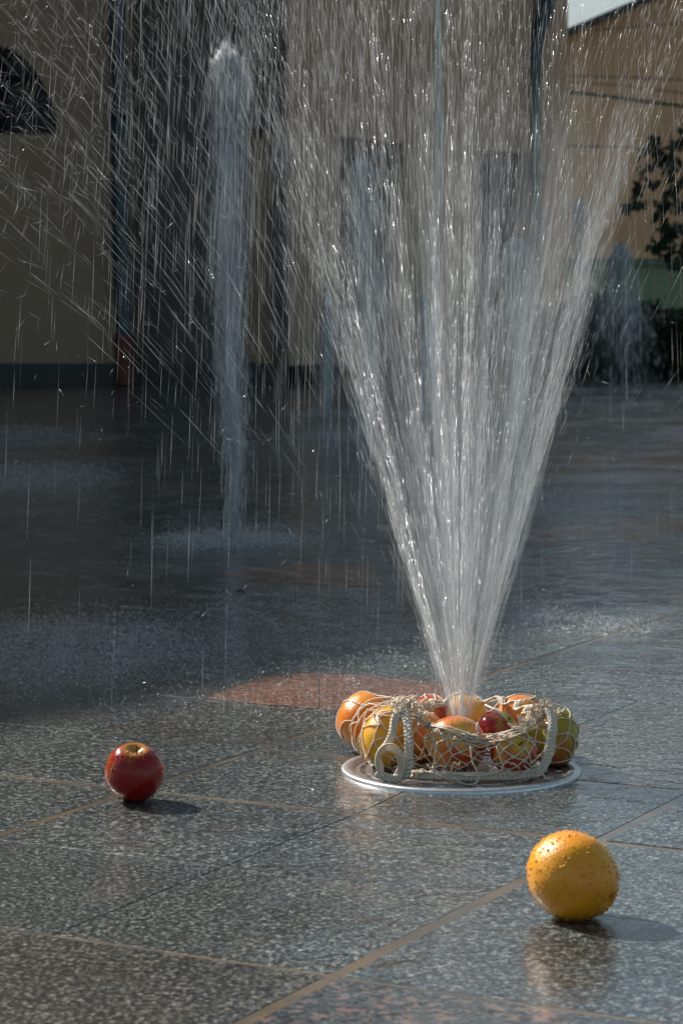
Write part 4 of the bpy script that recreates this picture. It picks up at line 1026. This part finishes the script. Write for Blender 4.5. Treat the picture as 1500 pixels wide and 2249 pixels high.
def film(name, rows, seg, root, mat, wob=.0, ustart=0, uend=2 * math.pi, seed=0.0):
    """rows: (centre, radius_x, radius_y, density)"""
    v = []; uv = []; dens = []; f = []
    for i, (c, rx, ry, dn) in enumerate(rows):
        for j in range(seg + 1):
            a = ustart + (uend - ustart) * j / seg
            nz = 1 + wob * (noise.noise(Vector((math.cos(a) * 2.2 + seed, math.sin(a) * 2.2, c.z * 3.0))) * 1.3 + .5 * noise.noise(Vector((math.cos(a) * 6 + seed, math.sin(a) * 6, c.z * 9.0))))
            v.append((c.x + rx * math.cos(a) * nz, c.y + ry * math.sin(a) * nz, c.z)); uv.append((j / seg, i / (len(rows) - 1))); dens.append(dn)
    k = seg + 1
    for i in range(len(rows) - 1):
        for j in range(seg): a0 = i * k + j; f.append((a0, a0 + 1, a0 + 1 + k, a0 + k))
    me = from_np(name, v, np.array(f), uv); smooth(me)
    at = me.attributes.new('film_amount', 'FLOAT', 'POINT'); at.data.foreach_set('value', np.array(dens, dtype=np.float32))
    return child(name, me, root, mat)
nzv = Vector(NZ)
for q, (th, wob, dn) in enumerate(((.06, .14, .75), (.17, .10, .5), (.27, .06, .5))):
    rows = []
    for i in range(40):
        u = i / 39; tt = .22 * u; v0 = 5.4
        z = v0 * math.cos(th) * tt - .5 * g_ * tt * tt; r = v0 * math.sin(th) * (1 - math.exp(-1.7 * tt)) / 1.7 + .010 * (1 if th > .1 else .7)
        rows.append((nzv + Vector((0, 0, z)), r, r, dn * max(0, 1 - u ** .55) ** 1.1 * (.22 + .78 * min(1, u * 5))))
    film('water_film', rows, 72, jet, M['cone'], wob, seed=q * 7.3)
for q, (th, u0, u1, dn) in enumerate(((.25, -1.0, 1.2, .5), (.15, -.9, 1.3, .4), (.07, 2.6, 4.2, .4))):
    rows = []
    for i in range(40):
        u = i / 39; tt = .20 * u + .01; v0 = 5.4
        z = v0 * math.cos(th) * tt - .5 * g_ * tt * tt; r = v0 * math.sin(th) * (1 - math.exp(-1.7 * tt)) / 1.7 + .008
        rows.append((nzv + Vector((0, 0, z)), r, r, dn * min(1, u * 5) * max(0, 1 - u ** 1.6)))
    film('water_film', rows, 40, jet, M['cone'], .08, u0, u1, seed=q * 3.1 + 40)

# ---- far jets
def jet_profile(base, prof, label, veil=True, head=True, core=.35, headn=2200, dens=1.0, drops=500, spl=.16, spln=1500, opencore=False):
    Pb = G(*base); Y = Pb.y
    root = thing('water_jet', label, 'water jet', Pb, 'fountain jets')
    def row(p, k=1.0, dn=1.0):
        c = R(p[1], p[0], Y); hw = p[2] / FPX * Y * k; return (c, hw, hw * .9, dn)
    lump = 1.0
    P = []
    for i in range(len(prof) - 1):
        for k in range(5):
            u = k / 5; P.append(tuple(prof[i][q] * (1 - u) + prof[i + 1][q] * u for q in range(4)))
    P.append(prof[-1])
    if veil:
        film('falling_veil', [row(p, 1.0, p[3] * dens) for p in P], 40, root, M['veil'], .22, seed=base[0] * .1)
        film('inner_veil', [row(p, .66, p[3] * dens) for p in P], 32, root, M['veil'], .3, seed=base[0] * .1 + 5)
    film('core', [row(p, core, min(1, p[3] * 1.2) * dens) for p in P], 24, root, M['core'], .35, seed=base[0] * .1 + 9)
    if head:
        c = R(prof[1][1], (prof[0][0] + prof[1][0]) / 2 + 6, Y); hw = prof[1][2] / FPX * Y
        n = headn; dd = rng.normal(0, 1, (n, 3)); dd[:, 2] = np.abs(dd[:, 2]) * .9 - .3; dd /= np.linalg.norm(dd, axis=1, keepdims=True)
        lumps = np.array([[0, 0, .1, .62], [-.42, -.1, -.35, .5], [.4, -.1, -.25, .55], [.1, -.3, -.7, .6], [-.2, -.2, -1.05, .55], [.45, 0, -.95, .42], [-.05, 0, .2, .5]])
        li = lumps[rng.integers(0, len(lumps), n)]
        p = np.array(c) + (li[:, :3] + dd * (li[:, 3] * (1 + rng.normal(0, .12, n)))[:, None]) * hw; vel = rng.normal(0, 1, (n, 3)); vel[:, 2] -= .5
        o = child('foaming_head', streaks('foaming_head', p, p + vel * hw * .09, rng.uniform(.015, .075, n) * hw), root, M['mist_drop']); o['kind'] = 'stuff'
    # thick ragged threads that give the column its body
    nt_ = drops * 4; idx = rng.integers(0, len(P) - 1, nt_); Pw = np.array([[R(p[1], p[0], Y).x, R(p[1], p[0], Y).z, p[2] / FPX * Y, p[3]] for p in P])
    k_ = Pw[idx]; an = rng.uniform(0, 6.28, nt_); q_ = np.abs(rng.normal(0, .55, nt_)); keep = (q_ < 1.15) & (rng.random(nt_) < k_[:, 3])
    p = np.stack([k_[:, 0] + np.cos(an) * q_ * k_[:, 2], Y + np.sin(an) * q_ * k_[:, 2], k_[:, 1] + rng.normal(0, .02, nt_)], 1)[keep]
    Ls = rng.uniform(.012, .07, len(p)) * (Y / 6.5) ** .5; q = p + np.stack([rng.normal(0, .0025, len(p)), rng.normal(0, .0025, len(p)), -Ls], 1); q[:, 2] = np.maximum(q[:, 2], .003)
    p[:, 2] = np.maximum(p[:, 2], .006)
    o = child('column_threads', streaks('column_threads', p, q, rng.uniform(.0005, .0021, len(p)) * Y / 6), root, M['mist_drop']); o['kind'] = 'stuff'
    # drops along the veil
    idx = rng.integers(0, len(P), drops); Pa = np.array([[R(P[i][1], P[i][0], Y).x, Y, R(P[i][1], P[i][0], Y).z, P[i][2] / FPX * Y] for i in idx])
    an = rng.uniform(0, 6.28, drops); rr_ = Pa[:, 3] * rng.uniform(.7, 1.35, drops)
    p = np.stack([Pa[:, 0] + np.cos(an) * rr_, Pa[:, 1] + np.sin(an) * rr_, Pa[:, 2] + rng.normal(0, .02, drops)], 1)
    p = p[p[:, 2] > .02]; q = p + np.stack([rng.normal(0, .003, len(p)), rng.normal(0, .003, len(p)), -rng.uniform(.01, .045, len(p))], 1); q[:, 2] = np.maximum(q[:, 2], .003)
    o = child('veil_drops', streaks('veil_drops', p, q, rng.uniform(.0004, .0011, len(p)) * Y / 6), root, M['mist_drop']); o['kind'] = 'stuff'
    if spln:
        o = child('splash_ring', splash_mesh(np.array([Pb.x, Pb.y]), spl, spln, Y), root, M['mist_drop']); o['kind'] = 'stuff'
    return root
def splash_mesh(c, rad, n, Y, sx=1.0, hmax=.05):
    r = np.abs(rng.normal(.62, .28, n)) * rad; an = rng.uniform(0, 6.28, n)
    x = c[0] + np.cos(an) * r * sx; y = c[1] + np.sin(an) * r
    z = .003 + rng.exponential(hmax * .28, n) * np.exp(-(r / rad) ** 2 * .5)
    p = np.stack([x, y, z], 1); d = np.stack([rng.normal(0, 1, n), rng.normal(0, 1, n), rng.uniform(-.3, 1.6, n)], 1)
    d /= np.linalg.norm(d, axis=1, keepdims=True); q = p + d * rng.uniform(.003, .013, n)[:, None]; q[:, 2] = np.maximum(q[:, 2], .002)
    return streaks('splash', p, q, rng.uniform(.00014, .0006, n) * max(1, Y / 4))
jet_profile((510, 1195), [(113, 492, 14, .9), (135, 497, 34, 1), (180, 506, 46, 1), (215, 508, 47, .9), (255, 505, 38, .7), (330, 505, 44, .6), (430, 503, 49, .65), (520, 503, 48, .65), (620, 503, 43, .75), (720, 500, 39, .8), (820, 505, 38, .75), (920, 512, 36, .65), (1000, 517, 30, .5), (1080, 515, 24, .45), (1150, 510, 14, .5), (1195, 508, 11, .6)],
            'tall foaming water column left of the middle, standing in a ring of splashes', drops=1500, spl=.20, spln=9500)
jet_profile((795, 965), [(355, 795, 16, .9), (375, 795, 30, 1), (400, 797, 33, .8), (450, 798, 36, .65), (550, 803, 46, .55), (650, 808, 52, .5), (760, 808, 56, .42), (860, 805, 55, .3), (965, 800, 40, .2)],
            'water column in front of the left doorway, seen through the great fan', drops=600, spl=.28, spln=2200)
jet_profile((718, 915), [(642, 718, 7, .9), (655, 719, 13, 1), (690, 722, 20, .7), (760, 722, 28, .5), (850, 718, 26, .4), (915, 716, 14, .3)],
            'low far jet just left of the fan, topped by a small foam cap', drops=250, spl=.2, spln=1500)
jet_profile((935, 915), [(645, 930, 8, .9), (660, 931, 15, 1), (700, 934, 22, .7), (780, 936, 26, .5), (915, 935, 12, .3)],
            'low far jet behind the left side of the fan, right of the left doorway', drops=250, spl=.2, spln=1200)
jet_profile((1140, 1100), [(537, 1128, 22, .9), (555, 1132, 36, 1), (590, 1136, 40, .8), (680, 1138, 46, .6), (800, 1140, 50, .4), (950, 1140, 40, .3), (1100, 1140, 20, .3)],
            'foaming jet before the right doorway, behind the right side of the fan', drops=500, spl=.26, spln=2600)
jet_profile((1350, 905), [(543, 1360, 18, .9), (556, 1361, 27, 1), (600, 1362, 34, .8), (650, 1366, 46, .7), (690, 1370, 66, .55), (760, 1372, 74, .3), (830, 1372, 78, .12), (905, 1365, 80, .04)],
            'umbrella-shaped far jet with a thin stem, in front of the green shed', core=.07, dens=.45, drops=500, headn=350, spl=.35, spln=900)
jet_profile((1258, 893), [(440, 1268, 20, .5), (465, 1275, 34, .55), (520, 1280, 46, .5), (600, 1282, 52, .4), (700, 1280, 56, .25), (800, 1270, 50, .1), (893, 1262, 40, .05)],
            'pale far jet with a thin stem between the right drainpipe and the umbrella-shaped jet', core=.08, dens=.4, drops=300, headn=200, spl=.3, spln=700)
jet_profile((962, 1050), [(-60, 960, 5, 1), (100, 962, 6, 1), (300, 964, 6, 1), (500, 958, 6.5, 1), (700, 954, 6, .9), (900, 956, 5, .8), (1050, 960, 5, .8)],
            'thin straight bluish stream of water rising behind the fan and out of the picture', veil=False, head=False, core=1.0, drops=120, spl=.25, spln=1500)
# thin white stems of the two far umbrella jets are their cores; splashes where rain lands
def splash(px, py, rad, n, label, sx=1.0, hmax=.05):
    P = G(px, py); o = link('splash', splash_mesh(np.array([P.x, P.y]), rad, n, P.y, sx, hmax), None, M['mist_drop']); o['kind'] = 'stuff'
    tag(o, label, 'splash'); return o
splash(130, 1440, .46, 14000, 'broad patch of dancing splashes on the dark wet slabs at the left edge', .6, .05)
splash(60, 1058, .60, 7500, 'pale line of spray on the ground at the far left edge', .55, .07)
splash(0, 965, .7, 4500, 'fainter farther line of spray at the left edge', .6, .06)
splash(600, 1390, .5, 4500, 'thin scatter of small splashes left behind the fan', .8, .03)
splash(1190, 1362, .07, 700, 'small crown splash on the slabs right of the fan', 1.0, .035)
splash(1290, 1378, .16, 900, 'low bubbling splashes beside the joint right of the fan', .9, .012)
splash(800, 970, .9, 5500, 'distant line of spray behind the left side of the fan', .7, .05)
splash(760, 1500, .5, 1500, 'tiny splashes glinting on the pink granite behind the bag', .7, .01)
splash(1180, 1110, .6, 4500, 'faint spray on the ground behind the right side of the fan', .6, .03)
n = 1700          # tiny standing drops all over the near slabs
px = rng.uniform(-50, 1550, n); py = 1500 + 740 * rng.random(n) ** 2.6
P = np.array([list(G(a, b)) for a, b in zip(px, py)]); P[:, 2] = .0012
me = streaks('standing_drops', P, P + np.stack([rng.uniform(.0008, .003, n), rng.normal(0, .001, n), rng.uniform(0, .002, n)], 1), rng.uniform(.0003, .0008, n))
o = link('standing_drops', me, None, M['drop']); o['kind'] = 'stuff'; tag(o, 'tiny drops of water glinting on the near granite slabs', 'water drops')
# small dead leaf
bm = bmesh.new(); P = G(530, 1300)
for k in range(9):
    pass
ring = [bm.verts.new((math.cos(a) * .011, math.sin(a) * .022 * (1 if math.sin(a) > 0 else .7), .003 + .003 * math.cos(2 * a))) for a in np.linspace(0, 2 * math.pi, 12, endpoint=False)]
cv = bm.verts.new((0, 0, .001)); tp = bm.verts.new((0, 0, .006))
for k in range(12): bm.faces.new((ring[k], ring[(k + 1) % 12], tp)); bm.faces.new((ring[(k + 1) % 12], ring[k], cv))
o = link('dead_leaf', bm_mesh('dead_leaf', bm), None, M['bark'], P); tag(o, 'small dark dead leaf lying on the wet slabs below the tall left jet', 'leaf')
def crown(px, py, r, label):
    P = G(px, py); t = Tubes(); q = random.Random(px)
    for k in range(16):
        a = 6.283 * k / 16 + q.uniform(-.2, .2); h = r * q.uniform(.5, 1.3); d = Vector((math.cos(a), math.sin(a), 0))
        t.add([P + d * r * .55 + Vector((0, 0, .002)), P + d * r * .8 + Vector((0, 0, h * .6)), P + d * r * 1.15 + Vector((0, 0, h))], [r * .13, r * .07, r * .05], 5)
        t.add([P + d * r * q.uniform(1.2, 1.8) + Vector((0, 0, h * q.uniform(.8, 1.5))), P + d * r * 1.9 + Vector((0, 0, h * q.uniform(.9, 1.6)))], r * .05, 5)
    o = link('splash_crown', t.mesh('splash_crown'), None, M['mist_drop']); o['kind'] = 'stuff'; tag(o, label, 'splash')
crown(1193, 1358, .010, 'largest crown-shaped splash on the slab right of the fan')
crown(1150, 1375, .006, 'small crown splash between the fan and the largest crown splash')
crown(1240, 1384, .006, 'low crown splash below right of the largest crown splash')
crown(1415, 1392, .006, 'lone tiny crown splash near the right picture edge')
crown(1000 + 350, 1380, .005, 'tiny crown splash on the joint right of the bubbling splashes')
print('slabs', far_slabs, 'leaves', nl_)
